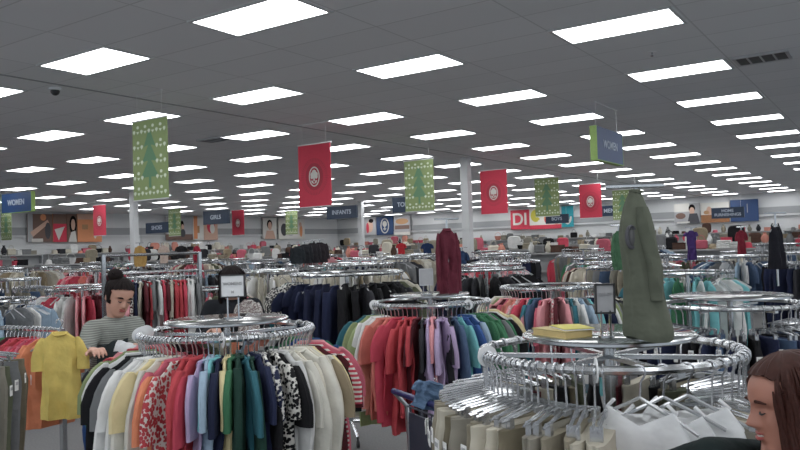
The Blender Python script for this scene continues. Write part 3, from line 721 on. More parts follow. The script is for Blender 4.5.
def person(loc, face_dir, label, Jr, headT, skin, haircol, topmat, topcol, trcol, vox, sleeve_to=.55, hair_extra=None, handinfo=None, open_mouth=False, cap=(.185, .95), hs=1.0, bk=1.0):
    rz = math.atan2(face_dir.y, face_dir.x)-PI/2
    # root body mesh (skin)
    b = MB(); J = {k: Vector(v) for k, v in Jr.items()}
    limb(b, [J['pelvis'], J['waist'], J['chest']], [.12, .105, .12]); limb(b, [J['chest'], J['neck'], headT @ Vector((0, -.02, .05))], [.10, .052, .05])
    for s in 'RL':
        limb(b, [J['neck']*.6+J['sh'+s]*.4-Vector((0, 0, .03)), J['sh'+s], J['el'+s], J['wr'+s]], [.05, .048, .036, .024])
        hd = (J['wr'+s]-J['el'+s]).normalized(); hi = handinfo[s]
        hand(b, J['wr'+s], hi[0] if hi[0] else hd, hi[1], hi[2], hi[3], .95)
        x = .09 if s == 'R' else -.09
        limb(b, [J['pelvis']+Vector((x, 0, -.02)), (x*1.05, J['pelvis'].y+.03, .47), (x*1.05, J['pelvis'].y-.02, .09)], [.085, .055, .038])
    h = xform(head_mb(), headT); b.add(h.v, h.f)
    body = remesh(b, 'person', skin, None, vox, 2); body.location = loc; body.rotation_euler = (0, 0, rz); tag(body, label, 'person')
    # clothes
    c = MB(); g = .012
    limb(c, [J['pelvis']+Vector((0, 0, -.06)), J['waist'], J['chest'], J['neck']-Vector((0, .01, .055))], [.165, .135, .14, .08])
    for sx_ in (-1, 1): limb(c, [J['chest']+Vector((sx_*.06, .02, -.02)), J['waist']+Vector((sx_*.05, .01, 0)), J['pelvis']+Vector((sx_*.07, 0, 0))], [.10, .09, .105])
    for s in 'RL':
        e = J['el'+s].lerp(J['wr'+s], sleeve_to)
        limb(c, [J['neck']*.55+J['sh'+s]*.45-Vector((0, 0, .045)), J['sh'+s]-Vector((0, 0, .005)), J['el'+s], e], [.068, .066, .052, .044])
    top = remesh(c, 'top', topmat, body, .012, 4); top.color = (*lin(topcol), 1)
    t = MB()
    for s in (-1, 1): limb(t, [J['pelvis']+Vector((s*.08, 0, -.0)), (s*.095, J['pelvis'].y+.03, .47), (s*.095, J['pelvis'].y-.01, .12)], [.125, .082, .066])
    tr = remesh(t, 'trousers', 'fab', body, .016, 3); tr.color = (*lin(trcol), 1)
    for s in (-1, 1):
        k = MB(); k.ball((s*.095, J['pelvis'].y+.05, .045), (.045, .125, .045), 14, 8); k.build('shoe', 'black', body)
    # face details
    for s in (-1, 1):
        e = MB(); e.tube([headT @ Vector((s*x, y, z)) for x, y, z in ((.018, .0885, .137), (.030, .0925, .1425), (.042, .086, .1405), (.050, .076, .136))], [.002*bk, .0032*bk, .003*bk, .0015*bk], 6); e.build('eyebrow', haircol, body)
        e = MB(); e.tube([headT @ Vector((s*x, y, z)) for x, y, z in ((.020, .0835, .1155), (.026, .0875, .1125), (.033, .0870, .1115), (.041, .0805, .1145))], [.0012*bk, .0021*bk, .0021*bk, .0012*bk], 6); e.build('eyelashes', 'black', body)
    e = MB()
    for zz, r_ in ((.0635, .0030), (.0525, .0040)): e.tube([headT @ Vector((x, .0945-abs(x)**2*9+(-.0005 if zz > .06 else .001), zz+abs(x)*.10)) for x in (-.023, -.012, 0, .012, .023)], [.001, r_, r_, r_, .001], 6)
    e.build('lips', 'lips', body)
    e = MB(); e.tube([headT @ Vector((x, .0915-x*x*9, .058+abs(x)*.10)) for x in (-.018, -.008, 0, .008, .018)], [.0008, .0026, .003, .0026, .0008], 6); e.build('teeth', 'teeth' if open_mouth else 'lips', body)
    hb = xform(head_mb(True, line=cap[0], side=cap[1]), headT)
    if hair_extra: hair_extra(hb, headT)
    hb.build('hair', haircol, body)
    return body
def head_T(pos, pitch, yaw, roll=0, sc=1.0):
    # pos: where the head's middle (0,0,.11) goes, local body space
    R = Matrix.Rotation(yaw, 4, 'Z') @ Matrix.Rotation(-pitch, 4, 'X') @ Matrix.Rotation(roll, 4, 'Y') @ Matrix.Scale(sc, 4)
    return Matrix.Translation(Vector(pos)) @ R @ Matrix.Translation((0, 0, -.11))
def to_local(world, loc, face_dir):
    rz = math.atan2(face_dir.y, face_dir.x)-PI/2
    return Matrix.Rotation(-rz, 3, 'Z') @ (Vector(world)-Vector(loc))
def bun(hb, T):
    b = MB(); b.ball((0, 0, 0), (.05, .046, .044), 16, 12); b.v = [tuple(T @ (Vector(p)+Vector((.035, -.055, .235)))) for p in b.v]; hb.add(b.v, b.f)
    r = random.Random(3)
    for k in range(16):
        a = r.uniform(0, 6.28); c = Vector((.035, -.055, .235)); pts = [c+Vector((math.cos(a+t)*.042, math.sin(a+t)*.038, .02*math.sin(3*t+a))) for t in (0, .6, 1.2, 1.8)]
        hb.tube([T @ p for p in pts], [.004, .007, .006, .003], 5)
def locks(seed, n=90, L=.34, part=.0, front=1.1, th=1.0):
    def f(hb, T):
        r = random.Random(seed)
        for k in range(n):
            a = r.uniform(-PI+.0, PI); 
            if abs(a) < front: continue           # a=0 front
            z0 = r.uniform(.12, .215); yf, yb, hx = cubic(HT, min(z0, .22)); cy, ry = (yf+yb)/2, (yf-yb)/2
            pts = []; LL = L*r.uniform(.7, 1.05); ph = r.uniform(0, 6)
            for i in range(9):
                t = i/8; z = z0-LL*t**1.15
                zz = max(z, .09); f2, b2, h2 = cubic(HT, min(zz, .22)); c2, r2 = (f2+b2)/2, (f2-b2)/2
                sw = 1.0+.05*math.sin(t*7+ph)+(max(0, .09-z)*1.2)
                o = .014+.007*math.sin(ph*2)
                pts.append(T @ Vector(((h2+o)*math.sin(a)*sw, c2+(r2+o)*math.cos(a)*sw, z)))
            hb.tube(pts, [w_*th for w_ in (.004, .009, .012, .012, .011, .010, .009, .006, .002)], 5)
    return f
# striped-shirt shopper
L1 = flat(111, 4.92); F1 = (-FH*.66+RH*.75).normalized()
hp = to_local(at(118.5, 297, 4.80), L1, F1)
handR = to_local(at(94, 351, 4.36), L1, F1); handL = to_local(at(131, 347, 4.48), L1, F1)
nk = Vector((hp.x*.8, hp.y-.055, hp.z-.125)); pel = Vector((0, -.02, .88))
J1 = dict(pelvis=pel, waist=pel.lerp(nk, .42), chest=pel.lerp(nk, .72), neck=nk, shR=nk+Vector((.145, -.02, -.07)), shL=nk+Vector((-.14, -.01, -.07)),
          elR=(nk+Vector((.145, 0, -.07))).lerp(handR, .5)+Vector((.05, -.03, -.08)), wrR=handR, elL=(nk+Vector((-.14, 0, -.06))).lerp(handL, .48)+Vector((-.04, -.04, -.12)), wrL=handL)
T1 = head_T(hp, math.radians(24), math.radians(-2), math.radians(-8), 1.0)
person(L1, F1, 'woman in grey striped top with dark hair bun browsing a shirt rail', J1, T1, 'skin', 'hair', 'thin_stripe', (112, 116, 110), (44, 46, 54), .0065, .35, bun,
       dict(R=(None, (0, .3, -1), -1, .35), L=(None, (0, .3, -1), 1, .5)), bk=1.8)
# dark garment over her arm and white one beneath the hand
def drape(name, pts, w, drop, mat, col, lab, cat, th=.03):
    b = MB(); rings = []; P = [Vector(p) for p in pts]; k = 9
    for i in range(k):
        t = i/(k-1); c = P[0].lerp(P[1], t); rg = []
        for j in range(18):
            q = 2*PI*j/18; cx = math.cos(q); sz = math.sin(q)
            side = w*cx; z = -abs(cx)**1.5*drop*(1+.15*math.sin(t*9))+ th*sz*(1 if sz > 0 else .5)+.008*math.sin(t*14+cx*5)
            n = (P[1]-P[0]).cross(Vector((0, 0, 1))).normalized(); rg.append(tuple(c+n*side+Vector((0, 0, z))))
        rings.append(rg)
    b.loft(rings); o = b.build(name, mat); o.color = (*lin(col), 1); tag(o, lab, cat); return o
drape('jacket', (at(98, 348, 4.58), at(128, 340, 4.62)), .10, .26, 'fab', (34, 40, 42), 'dark green garment draped over the forearm of the striped-shirt shopper', 'jacket')
drape('shirt', (at(119, 344, 4.42), at(137, 349, 4.38)), .05, .03, 'fab', (196, 198, 200), 'white folded top tucked in the arm of the striped-shirt shopper', 'shirt', .02)
# smiling shopper at the right corner
L2 = flat(818, 1.82); F2 = (-RH+FH*.02).normalized()
hp = to_local(at(794, 406, 1.72), L2, F2)
nk = Vector((hp.x*.7, hp.y-.075, hp.z-.13)); pel = Vector((0, -.10, .80))
hr = to_local(at(650, 475, 1.95), L2, F2); er = to_local(at(712, 458, 1.78), L2, F2); hl = to_local(at(720, 520, 1.6), L2, F2)
J2 = dict(pelvis=pel, waist=pel.lerp(nk, .42), chest=pel.lerp(nk, .74), neck=nk, shR=nk+Vector((.165, -.01, -.065)), shL=nk+Vector((-.165, -.02, -.065)),
          elR=er, wrR=hr, elL=(nk+Vector((-.165, 0, -.06))).lerp(hl, .5)+Vector((-.06, -.04, -.10)), wrL=hl)
T2 = head_T(hp, math.radians(10), math.radians(-4), math.radians(3), .98)
person(L2, F2, 'smiling woman with long red-brown hair in a dark top looking down', J2, T2, 'skin2', 'hairred', 'fab', (22, 30, 30), (30, 32, 40), .0045, .85, locks(5, 620, .36, front=.92, th=.5),
       dict(R=(None, (0, 0, -1), -1, .4), L=(None, (0, 0, -1), 1, .4)), True, cap=(.190, .66), bk=1.1)
# shopper behind the white sign
L3 = flat(231, 5.9); F3 = (-FH*.95+RH*.2).normalized()
hp = Vector((0, .06, 1.475)); nk = Vector((0, .0, 1.345)); pel = Vector((0, -.02, .86))
J3 = dict(pelvis=pel, waist=pel.lerp(nk, .42), chest=pel.lerp(nk, .72), neck=nk, shR=nk+Vector((.165, -.01, -.06)), shL=nk+Vector((-.165, -.01, -.06)),
          elR=(.25, .06, 1.05), wrR=(.15, .28, 1.12), elL=(-.25, .06, 1.05), wrL=(-.16, .28, 1.18))
person(L3, F3, 'woman with dark shoulder-length hair in black top behind the white sign', J3, head_T(hp, .35, -.1, 0, 1.0), 'skin', 'hair', 'fab', (30, 32, 36), (26, 28, 34), .008, .8, locks(9, 120, .30),
       dict(R=(None, (0, 0, -1), -1, .7), L=(None, (0, 0, -1), 1, .7)))
o = copy_tree(PR['print'][0]); place(o, at(248, 295, 5.55), math.atan2(RH.y, RH.x), lin((120, 100, 100))); o.scale = (.45, .8, .5); tag(o, 'small patterned top held up by the shopper behind the white sign', 'shirt')
h = obj('clothes_hanger', HANG, loc=o.location, rz=o.rotation_euler.z); h.scale = (.45, .8, .8); tag(h, 'clear hanger of the patterned top behind the white sign', 'hanger')
#@@ENDPEOPLE
#@@REST
# ------------------------------------------------------------------ hanging banners and signs
def wires(root, w, top, y=0):
    b = MB()
    for s in (-1, 1): b.tube([(s*w*.36, y, top), (s*w*.36, y, CZ-.002)], .0022, 4); b.box((s*w*.36, y, CZ-.006), (.03, .03, .012))
    b.box((0, y, (top+CZ)/2 + (CZ-top)/2-.006), (w*.8, .012, .008)); b.build('hanging_wires', 'white', root)
def banner(kind, px, ytop, lab, z=3.45, w=.69, h=1.03):
    d = (z-EYE)*FPX/((247.7-.0314*(px-400))-ytop); p = flat(px, d)
    r = obj('hanging_banner', None, loc=(p.x, p.y, 0)); tag(r, lab, 'banner', None)
    cl = MB(); n = 10; rows = []
    cl.box((0, 0, z-h/2), (w, .012, h)); c = cl.build('fabric', kind, r, smooth=False)
    rd = MB(); rd.tube([(-w/2-.02, 0, z+.005), (w/2+.02, 0, z+.005)], .012, 6); rd.build('rod', 'white', r)
    rd = MB(); rd.tube([(-w/2, 0, z-h), (w/2, 0, z-h)], .009, 6); rd.build('bottom_rod', 'white', r)
    wires(r, w, z)
    for sd in (-1, 1):
        e = MB()
        if kind == 'red':
            cz = z-h*.52; Y = sd*.0095
            e.disc(0, cz, .285, .31, 3, Y, 36)
            for k in range(48):
                a = 2*PI*k/48; R0, R1 = .18, .282
                e.poly([(R0*math.cos(a), cz+R0*math.sin(a)*1.1), (R1*math.cos(a-.03), cz+R1*1.09*math.sin(a-.03)), (R1*math.cos(a+.03), cz+R1*1.09*math.sin(a+.03))], 2, Y+sd*.001)
            e.disc(0, cz, .19, .225, 1, Y+sd*.002, 28); e.disc(0, cz, .115, .165, 0, Y+sd*.003, 28); e.disc(0, cz, .095, .145, 1, Y+sd*.004, 28)
            for i, (dx, dz, rr) in enumerate(((0, .07, .045), (-.04, .035, .04), (.04, .035, .04), (0, .02, .05), (-.045, -.005, .032), (.045, -.005, .032))): e.disc(dx, cz+dz, rr, rr, 0, Y+sd*(.005+.0004*i), 14)
            e.poly([(-.012, cz+.02), (.012, cz+.02), (.016, cz-.07), (-.016, cz-.07)], 0, Y+sd*.008)
            for s in (-1, 1): e.poly([(0, cz-.12), (s*.03, cz-.065), (s*.065, cz-.06), (s*.05, cz-.1)], 0, Y+sd*.008)
            e.build('tree_emblem', ['cream', 'reddark', 'reddark', 'red'], r, smooth=False)
        else:
            Y = sd*.0085
            for i, (tz, bw, hh) in enumerate(((z-.14, .12, .25), (z-.32, .155, .27), (z-.52, .19, .28))):
                e.poly([(0, tz+.04), (bw, tz-hh+.04), (bw*.45, tz-hh+.06), (-bw*.45, tz-hh+.06), (-bw, tz-hh+.04)], 1, Y+sd*.001*i)
            e.poly([(-.025, z-.72), (.025, z-.72), (.025, z-.88), (-.025, z-.88)], 1, Y)
            for q in range(5):
                zz = z-.11-q*.2; m = 9
                for k in range(m):
                    x = (k-(m-1)/2)*w*.98/m
                    if 1 <= q <= 3 and abs(x) < .13: continue
                    e.disc(x, zz+.028*(1 if k % 2 else -1), .027, .022, 0, Y+sd*.004, 8)
                    e.poly([(x-.03, zz-.028), (x+.03, zz-.028), (x, zz-.065)], 0, Y+sd*.005)
            e.build('tree_pattern', ['dots', 'greendark'], r, smooth=False)
    return r
banner('green', 152, 119, 'large green banner with dark green tree, white dotted rows, nearest of its kind')
banner('red', 316.5, 144, 'large red banner with white tree emblem hanging above the black jackets')
banner('green', 421, 160, 'green tree banner hanging above the maroon dress')
banner('red', 495.5, 170, 'red emblem banner hanging by long wires right of the tall column')
banner('green', 548.5, 178, 'green tree banner hanging beside the red DI poster')
banner('red', 592, 184, 'red emblem banner hanging under the blue women sign')
banner('green', 624, 190, 'green tree banner half hidden behind the olive jacket')
banner('red', 100, 205, 'small distant red banner in front of the orange wall poster')
banner('green', 175, 209, 'small distant green tree banner beside the girls sign')
banner('red', 238.5, 210, 'small distant red banner right of the girls sign')
banner('green', 292, 211, 'small distant green tree banner left of the large red banner')
banner('green', 6.5, 212, 'small green tree banner under the blue sign at the picture edge')
def text(body, size, loc, rot, parent, mat='signtext', name='lettering'):
    cu = bpy.data.curves.new(name, 'FONT'); cu.body = body; cu.size = size; cu.extrude = .002; cu.align_x = 'CENTER'; cu.align_y = 'CENTER'; cu.offset = size*.018
    tmp = bpy.data.objects.new('tmp', cu); COL.objects.link(tmp); dg = bpy.context.evaluated_depsgraph_get(); dg.update()
    me = bpy.data.meshes.new_from_object(tmp.evaluated_get(dg)); bpy.data.objects.remove(tmp); me.materials.clear(); me.materials.append(M[mat]); me.name = name
    o = obj(name, me, parent); o.location = loc; o.rotation_euler = rot; return o
def sign(px, d, ztop, words, lab, w=1.3, h=.46, ax='x', mat='blue', size=.15, edge=True):
    p = flat(px, d); r = obj('department_sign', None, loc=(p.x, p.y, 0)); tag(r, lab, 'sign'); zc = ztop-h/2
    if ax == 'y': r.rotation_euler = (0, 0, PI/2)
    b = MB(); b.box((0, 0, zc), (w, .10, h)); b.build('panel', mat, r, smooth=False)
    if edge:
        b = MB()
        for s in (-1, 1): b.box((s*(w/2+.006), 0, zc), (.014, .104, h+.004))
        b.box((0, 0, zc-h/2-.006), (w+.024, .104, .012)); b.build('edge_band', 'lime', r, smooth=False)
    b = MB()
    for s in (-1, 1): b.tube([(s*w*.4, 0, ztop), (s*w*.4, 0, CZ-.002)], .003, 4); b.box((s*w*.4, 0, CZ-.005), (.03, .03, .01))
    b.box((0, 0, CZ-.005), (w*.8, .01, .008)); b.build('hanging_wires', 'white', r)
    n = words.count('\n')+1
    text(words, size, (0, -.054, zc), (PI/2, 0, 0), r)
    return r
sign(611, 11.6, 3.42, 'WOMEN', 'large blue women sign with lime green edge hanging side-on', ax='y', w=1.22, h=.50, size=.17)
sign(18.5, 19.3, 3.42, 'WOMEN', 'blue women sign hanging above the green banner at picture edge', w=1.4, h=.5, size=.2)
sign(217, 30, 3.42, 'GIRLS', 'dark blue girls sign beside the small red banner', w=1.45, h=.55, mat='navy', edge=False, size=.24)
sign(343, 29.7, 3.42, 'INFANTS', 'dark blue infants sign right of the large red banner', w=1.5, h=.5, mat='navy', edge=False, size=.24)
sign(158, 32.5, 3.12, 'SHOES', 'dark blue sign left of the small green tree banner', w=1.5, h=.46, mat='navy', edge=False, size=.24)
sign(411, 24, 3.33, 'TODDLER', 'dark blue sign half behind the green banner over the maroon dress', w=1.3, h=.5, mat='navy', edge=False, size=.2)
sign(612, 30, 3.12, 'MENS', 'small dark blue mens sign between red and green banners', w=.95, h=.42, mat='navy', edge=False, size=.22)
sign(558, 33, 2.95, 'BOYS', 'dark blue sign hanging in front of the DI poster', w=1.05, h=.40, mat='navy', edge=False, size=.2)
sign(729, 32, 2.98, 'HOME\nFURNISHINGS', 'blue home furnishings sign hanging before the wall posters', w=1.3, h=.46, mat='navy', edge=False, size=.17)
sign(460, 34, 2.75, 'EXIT', 'tiny dark blue sign right of the maroon dress', w=.55, h=.30, mat='navy', edge=False, size=.14) if False else None

# ------------------------------------------------------------------ wall posters
def poster(wall, pa, pb, ya, yb, base, shapes, lab, words=None, wmat='cream', wsize=.9, wpos=(0, 0)):
    """corners by where they sit on the wall"""
    if wall == 'back':
        A = at_y(pa, ya, YW-.15); B = at_y(pb, ya, YW-.15); C_ = at_y((pa+pb)/2, yb, YW-.15); rz = 0
    else:
        A = at_x(pa, ya, XW+.15); B = at_x(pb, ya, XW+.15); C_ = at_x((pa+pb)/2, yb, XW+.15); rz = PI/2
    mid = (A+B)/2; w = (B-A).length; zt = min(CZ-.05, mid.z); zb = C_.z; h = zt-zb
    r = obj('wall_poster', None, loc=(mid.x, mid.y, (zt+zb)/2), rz=rz); tag(r, lab, 'poster')
    b = MB(); b.box((0, 0, 0), (w, .06, h)); b.build('board', base, r, smooth=False)
    b = MB(); mats = []
    for i, (m, pts) in enumerate(shapes):
        if m not in mats: mats.append(m)
        if len(pts) == 4 and not isinstance(pts[0], tuple): b.disc(pts[0]*w, pts[1]*h, pts[2]*w, pts[3]*h, mats.index(m), -.032-.002*i, 16)
        else: b.poly([(x*w, z*h) for x, z in pts], mats.index(m), -.032-.002*i)
    if shapes: b.build('printed_picture', mats, r, smooth=False)
    if words: text(words, wsize*h, (wpos[0]*w, -.05, wpos[1]*h), (PI/2, 0, 0), r, wmat)
    return r
rect = lambda x0, z0, x1, z1: [(x0, z0), (x1, z0), (x1, z1), (x0, z1)]
poster('left', 27, 52, 214, 242, 'pbrown', [('pgrey', rect(-.5, -.5, -.3, .5)), ('pskin', [(-.4, -.15), (.3, .3), (.36, .18), (-.3, -.32)]), ('orange', (.12, .38, .12, .12)), ('cream', rect(-.35, -.5, .1, -.38)), ('ink', (.3, -.1, .12, .3))], 'wall poster of stretching arms on a brown ground')
poster('left', 52.5, 66, 214, 242, 'orange', [('red', rect(-.5, -.5, .5, .15)), ('cream', [(-.4, -.05), (.35, .05), (-.1, -.45)]), ('pbrown', rect(-.5, .15, .5, .5))], 'orange and red wall poster with a white triangle')
poster('left', 66.5, 76.5, 214, 242, 'pbrown', [('hair', (.1, .1, .38, .34)), ('pskin', (.1, .12, .2, .2)), ('cream', [(-.4, -.5), (.45, -.5), (.3, -.1), (-.1, -.15)])], 'wall poster of a dark-haired woman in white')
poster('left', 77, 101, 214, 242, 'orange', [('ink', (.25, .05, .09, .30)), ('cream', (.22, -.2, .06, .18)), ('pskin', rect(-.5, .3, .5, .5)), ('tan', rect(-.32, -.05, -.08, .12))], 'orange wall poster with a black and white bird shape')
poster('left', 165, 192, 217, 240, 'pgrey', [('pbrown', rect(-.5, -.5, .5, -.25)), ('hair', (.1, .15, .07, .2)), ('pskin', (.12, .05, .05, .14)), ('ink', (.12, -.2, .1, .18)), ('cream', rect(-.4, -.2, -.1, .4))], 'pale wall poster with a seated figure')
poster('left', 192.5, 203, 214, 240, 'cream', [('orange', rect(-.45, -.45, -.1, .5)), ('tan', rect(-.1, -.2, .1, .1))], 'narrow cream wall poster with orange stripe')
poster('left', 203.5, 217, 217, 240, 'pskin', [('red', (0, .1, .3, .3)), ('cream', (.1, 0, .18, .22)), ('hair', (-.1, .3, .18, .15))], 'pink wall poster with smiling face')
poster('left', 262.5, 276, 218, 239, 'cream', [('hair', (-.02, .2, .2, .22)), ('pskin', (0, .12, .14, .2)), ('pskin', [(-.4, -.5), (.4, -.5), (.25, -.1), (-.25, -.1)])], 'white wall poster of a woman with dark hair')
poster('left', 278, 304, 218, 239, 'cream', [('ink', (-.3, -.05, .12, .3)), ('pgrey', (-.05, 0, .2, .35)), ('orange', (.35, -.1, .06, .3)), ('pskin', (.33, .2, .05, .12))], 'white wall poster with dark and orange figures')
poster('back', 364, 376, 215, 235, 'pgrey', [('pskin', (0, 0, .25, .35)), ('red', (-.2, -.1, .12, .3)), ('hair', (.1, .3, .2, .12))], 'wall poster of a family left of the crest poster')
r = poster('back', 376.5, 393, 215, 235, 'blue', [('cream', (0, 0, .26, .42)), ('blue', (0, 0, .2, .36)), ('cream', (0, .1, .13, .16)), ('cream', rect(-.03, -.2, .03, .1)), ('cream', [(0, -.28), (.12, -.12), (.03, -.16)]), ('cream', [(0, -.28), (-.12, -.12), (-.03, -.16)])], 'dark blue wall poster with white oval tree crest')
poster('back', 394, 410, 215, 235, 'pgrey', [('tan', (0, .2, .4, .15)), ('pbrown', rect(-.45, -.2, .45, 0)), ('cream', rect(-.5, -.5, .5, -.35))], 'wall poster with brown bands right of the crest poster')
poster('back', 510.5, 529, 210, 229.5, 'red', [], 'red wall poster with large white letters DI', 'DI', 'cream', .85)
poster('back', 529.3, 561, 208, 229, 'cream', [('red', rect(-.5, -.5, .5, -.3)), ('yellow', (-.3, .15, .16, .3)), ('lime', (-.15, .3, .12, .15)), ('orange', (.1, 0, .14, .28)), ('pskin', (.35, -.05, .12, .25)), ('red', (.05, -.1, .06, .15))], 'cream wall poster of bright abstract letters and shapes', 'S n', 'cream', .6)
poster('back', 561.5, 573, 206, 227, 'teal', [('cream', (0, -.05, .36, .32)), ('teal', (0, 0, .22, .24)), ('teal', rect(-.4, 0, .4, .5))], 'teal wall poster with a white hook shape')
poster('back', 674, 699.5, 203.5, 224, 'pgrey', [('cream', rect(-.5, .1, .1, .5)), ('hair', (.2, .25, .13, .2)), ('pskin', (.2, .12, .1, .18)), ('ink', [(0, -.5), (.5, -.5), (.4, 0), (.1, 0)]), ('pbrown', (-.25, -.1, .2, .15)), ('cream', rect(-.4, -.46, .1, -.38))], 'grey wall poster of a reclining man')
poster('back', 700.5, 729, 202.5, 222.5, 'cream', [('wood', rect(-.5, -.5, .5, -.1)), ('pskin', (-.2, .1, .1, .22)), ('tan', (-.3, .02, .1, .1))], 'wall poster of a wooden sideboard')
poster('back', 730, 758, 199.5, 221.5, 'blue', [('pgrey', rect(.1, -.1, .12, .3))], 'plain blue wall poster beside the home furnishings sign')

# ------------------------------------------------------------------ garments displayed above racks
def stand(p, z0, z1, lab):
    r = obj('display_stand', None, loc=(p.x, p.y, 0)); tag(r, lab, 'display stand')
    b = MB(); b.tube([(0, 0, z0), (0, 0, z1)], .008, 6); b.build('pole', 'chrome', r)
    b = MB(); a = RH*.09; b.tube([(-a.x, -a.y, z1+.008), (a.x, a.y, z1+.008)], .007, 6); b.build('crossbar', 'chrome', r)
def display(kind, px, d, ztop, zbot, wpx, col, lab, rackz, slab, turn=0, k=0):
    p = flat(px, d); stand(p, rackz, ztop+.005, slab)
    o = copy_tree(PR[kind][k % len(PR[kind])]); L0 = {'dress': 1.03, 'jacket': .80, 'long': .72, 'short': .74, 'cami': .65}[kind]
    sz = (ztop-zbot)/L0; sxx = (wpx*d/FPX)/.50
    place(o, (p.x, p.y, ztop), math.atan2(RH.y, RH.x)+turn, lin(col)); o.scale = (sxx, 1.3, sz)
    for key in ('group',):
        if key in o: del o[key]
    tag(o, lab, CATS[kind])
    h = obj('clothes_hanger', HANG, loc=(p.x, p.y, ztop), rz=math.atan2(RH.y, RH.x)+turn); h.scale = (min(1, sxx), 1, min(1, sz*1.1)); tag(h, 'hanger of the ' + lab, 'hanger')
    return o
display('long', 447, 5.45, 1.885, 1.335, 27, (92, 38, 50), 'maroon long garment hung high beside the tall column', 1.30, 'chrome stand holding the maroon garment', .2, 1)
display('long', 619, 8.4, 1.86, 1.37, 17, (66, 100, 74), 'green garment hung high behind the olive jacket', 1.35, 'chrome stand holding the green garment')
display('dress', 691.5, 11.7, 1.86, 1.36, 15, (66, 48, 100), 'purple dress hung high below the home furnishings posters', 1.35, 'chrome stand holding the purple dress')
display('short', 741.5, 14.6, 1.88, 1.36, 12, (122, 40, 52), 'dark red garment hung high left of the black camisole', 1.35, 'chrome stand holding the dark red garment')
o = display('cami', 776, 6.0, 1.87, 1.36, 22, (24, 24, 30), 'black strappy camisole hung high on a white hanger', 1.3, 'chrome stand holding the black camisole', .3)
display('long', 139.5, 17.0, 1.98, 1.45, 13, (176, 140, 84), 'mustard patterned garment hung high below the white column', 1.3, 'chrome stand holding the mustard garment')
display('short', 163.5, 18.0, 1.98, 1.5, 11, (196, 176, 164), 'pale pink garment hung high right of the mustard one', 1.3, 'chrome stand holding the pale pink garment')
display('short', 181, 17.5, 1.94, 1.6, 12, (34, 34, 36), 'black garment hung high below the girls sign', 1.3, 'chrome stand holding the small black garment')
display('long', 196.5, 17, 1.93, 1.5, 8, (150, 42, 58), 'narrow red garment hung high at the end of the two-bar rail', 1.3, 'chrome stand holding the narrow red garment')
for k in range(4):
    display('jacket', 297+k*7.5, 16+.25*k, 1.92-.01*(3-k)**2, 1.42, 15+k, (38+3*k, 42, 46), ['first black jacket from the left in the row of four hung high', 'second black jacket in the row of four hung high', 'third black jacket in the row of four hung high', 'fourth and widest black jacket in the row of four hung high'][k], 1.3, 'chrome stand of black jacket ' + ['one', 'two', 'three', 'four'][k] + ' in the high row')
display('short', 401, 20, 1.86, 1.5, 10, (176, 44, 52), 'red top on display below the crest poster', 1.3, 'chrome stand holding the red top below the crest poster')
display('short', 427, 20, 1.84, 1.45, 12, (34, 50, 84), 'navy top on display left of the maroon garment', 1.3, 'chrome stand holding the navy top')
display('short', 461, 11, 1.66, 1.3, 15, (40, 58, 88), 'blue top on display right of the maroon garment', 1.3, 'chrome stand holding the blue top')
display('long', 482, 9.5, 1.45, 1.2, 16, (168, 50, 62), 'red top hanging right of the tall column base', 1.1, 'chrome stand holding the red top by the column')
# olive jacket
pj = flat(645, 2.32); stand(flat(637, 2.32), H1+.06, 1.86, 'chrome stand holding the olive jacket')
def olive():
    b = MB(); rg = []
    tab = [(1.872, -.025, .010, .012), (1.85, -.026, .022, .022), (1.80, -.026, .036, .034), (1.70, -.026, .050, .044), (1.534, -.012, .054, .05), (1.41, -.006, .064, .058), (1.31, .0, .075, .066), (1.29, .001, .072, .062)]
    N = 28
    for i in range(33):
        z = 1.872-(1.872-1.29)*i/32; t = [(-a, b_, c, d) for a, b_, c, d in tab]; cx, hw, th = cubic(t, -z); r_ = []
        for j in range(40):
            q = 2*PI*j/40; f = 1+.07*math.sin(q*5+z*4)*min(1, (1.9-z)*3)+.035*math.sin(q*9+z*7+1)
            r_.append((cx+hw*math.cos(q)*f, th*math.sin(q)*f, z + .012*math.sin(q*2+1)*(i/32)))
        rg.append(r_)
    b.loft(rg); o = b.build('jacket', 'fab'); o.location = (pj.x, pj.y, 1.398-1.29*.79); o.scale = (1, 1, .79); o.rotation_euler = (0, 0, math.atan2(RH.y, RH.x)); o.color = (*lin((84, 88, 76)), 1)
    tag(o, 'olive jacket hung high above the glass-topped trouser rack', 'jacket')
    b = MB(); rg = []
    for i in range(14):
        t = i/13; z = 1.80-.36*t; cx = -.018+.026*min(1, t*1.4)+.006*t; r_ = []
        for j in range(16):
            q = 2*PI*j/16; f = 1+.08*math.sin(q*4+z*30); r_.append((cx+(.010+.016*math.sin(PI*min(t*1.2+.12, .62)))*math.cos(q)*f, -.036+(.028)*math.sin(q)*f, z))
        rg.append(r_)
    b.loft(rg); s = b.build('sleeve', 'fab', o); s.color = o.color
    b = MB(); b.tube([(-.054+.016*math.cos(a), -.040+.006*math.cos(a), 1.685+.042*math.sin(a)) for a in [2*PI*k/20 for k in range(20)]], .006, 6, closed=True); b.build('armhole_trim', 'ink', o)
    b = MB(); b.ball((-.054, -.036, 1.685), (.014, .010, .040), 14, 8); b.build('lining', 'duct', o)
    b = MB(); b.tube([(-.034, -.012, 1.866), (-.024, -.018, 1.862), (-.012, -.012, 1.86), (-.012, .012, 1.86), (-.034, .012, 1.866)], .008, 6, closed=True); s = b.build('collar', 'fab', o); s.color = o.color
    return o
olive()
h = obj('clothes_hanger', HANG); q = flat(637, 2.32); h.location = (q.x, q.y, 1.885); h.rotation_euler = (0, 0, math.atan2(RH.y, RH.x)); h.scale = (.12, 1, .62); tag(h, 'chrome hook of the hanger inside the olive jacket', 'hanger')

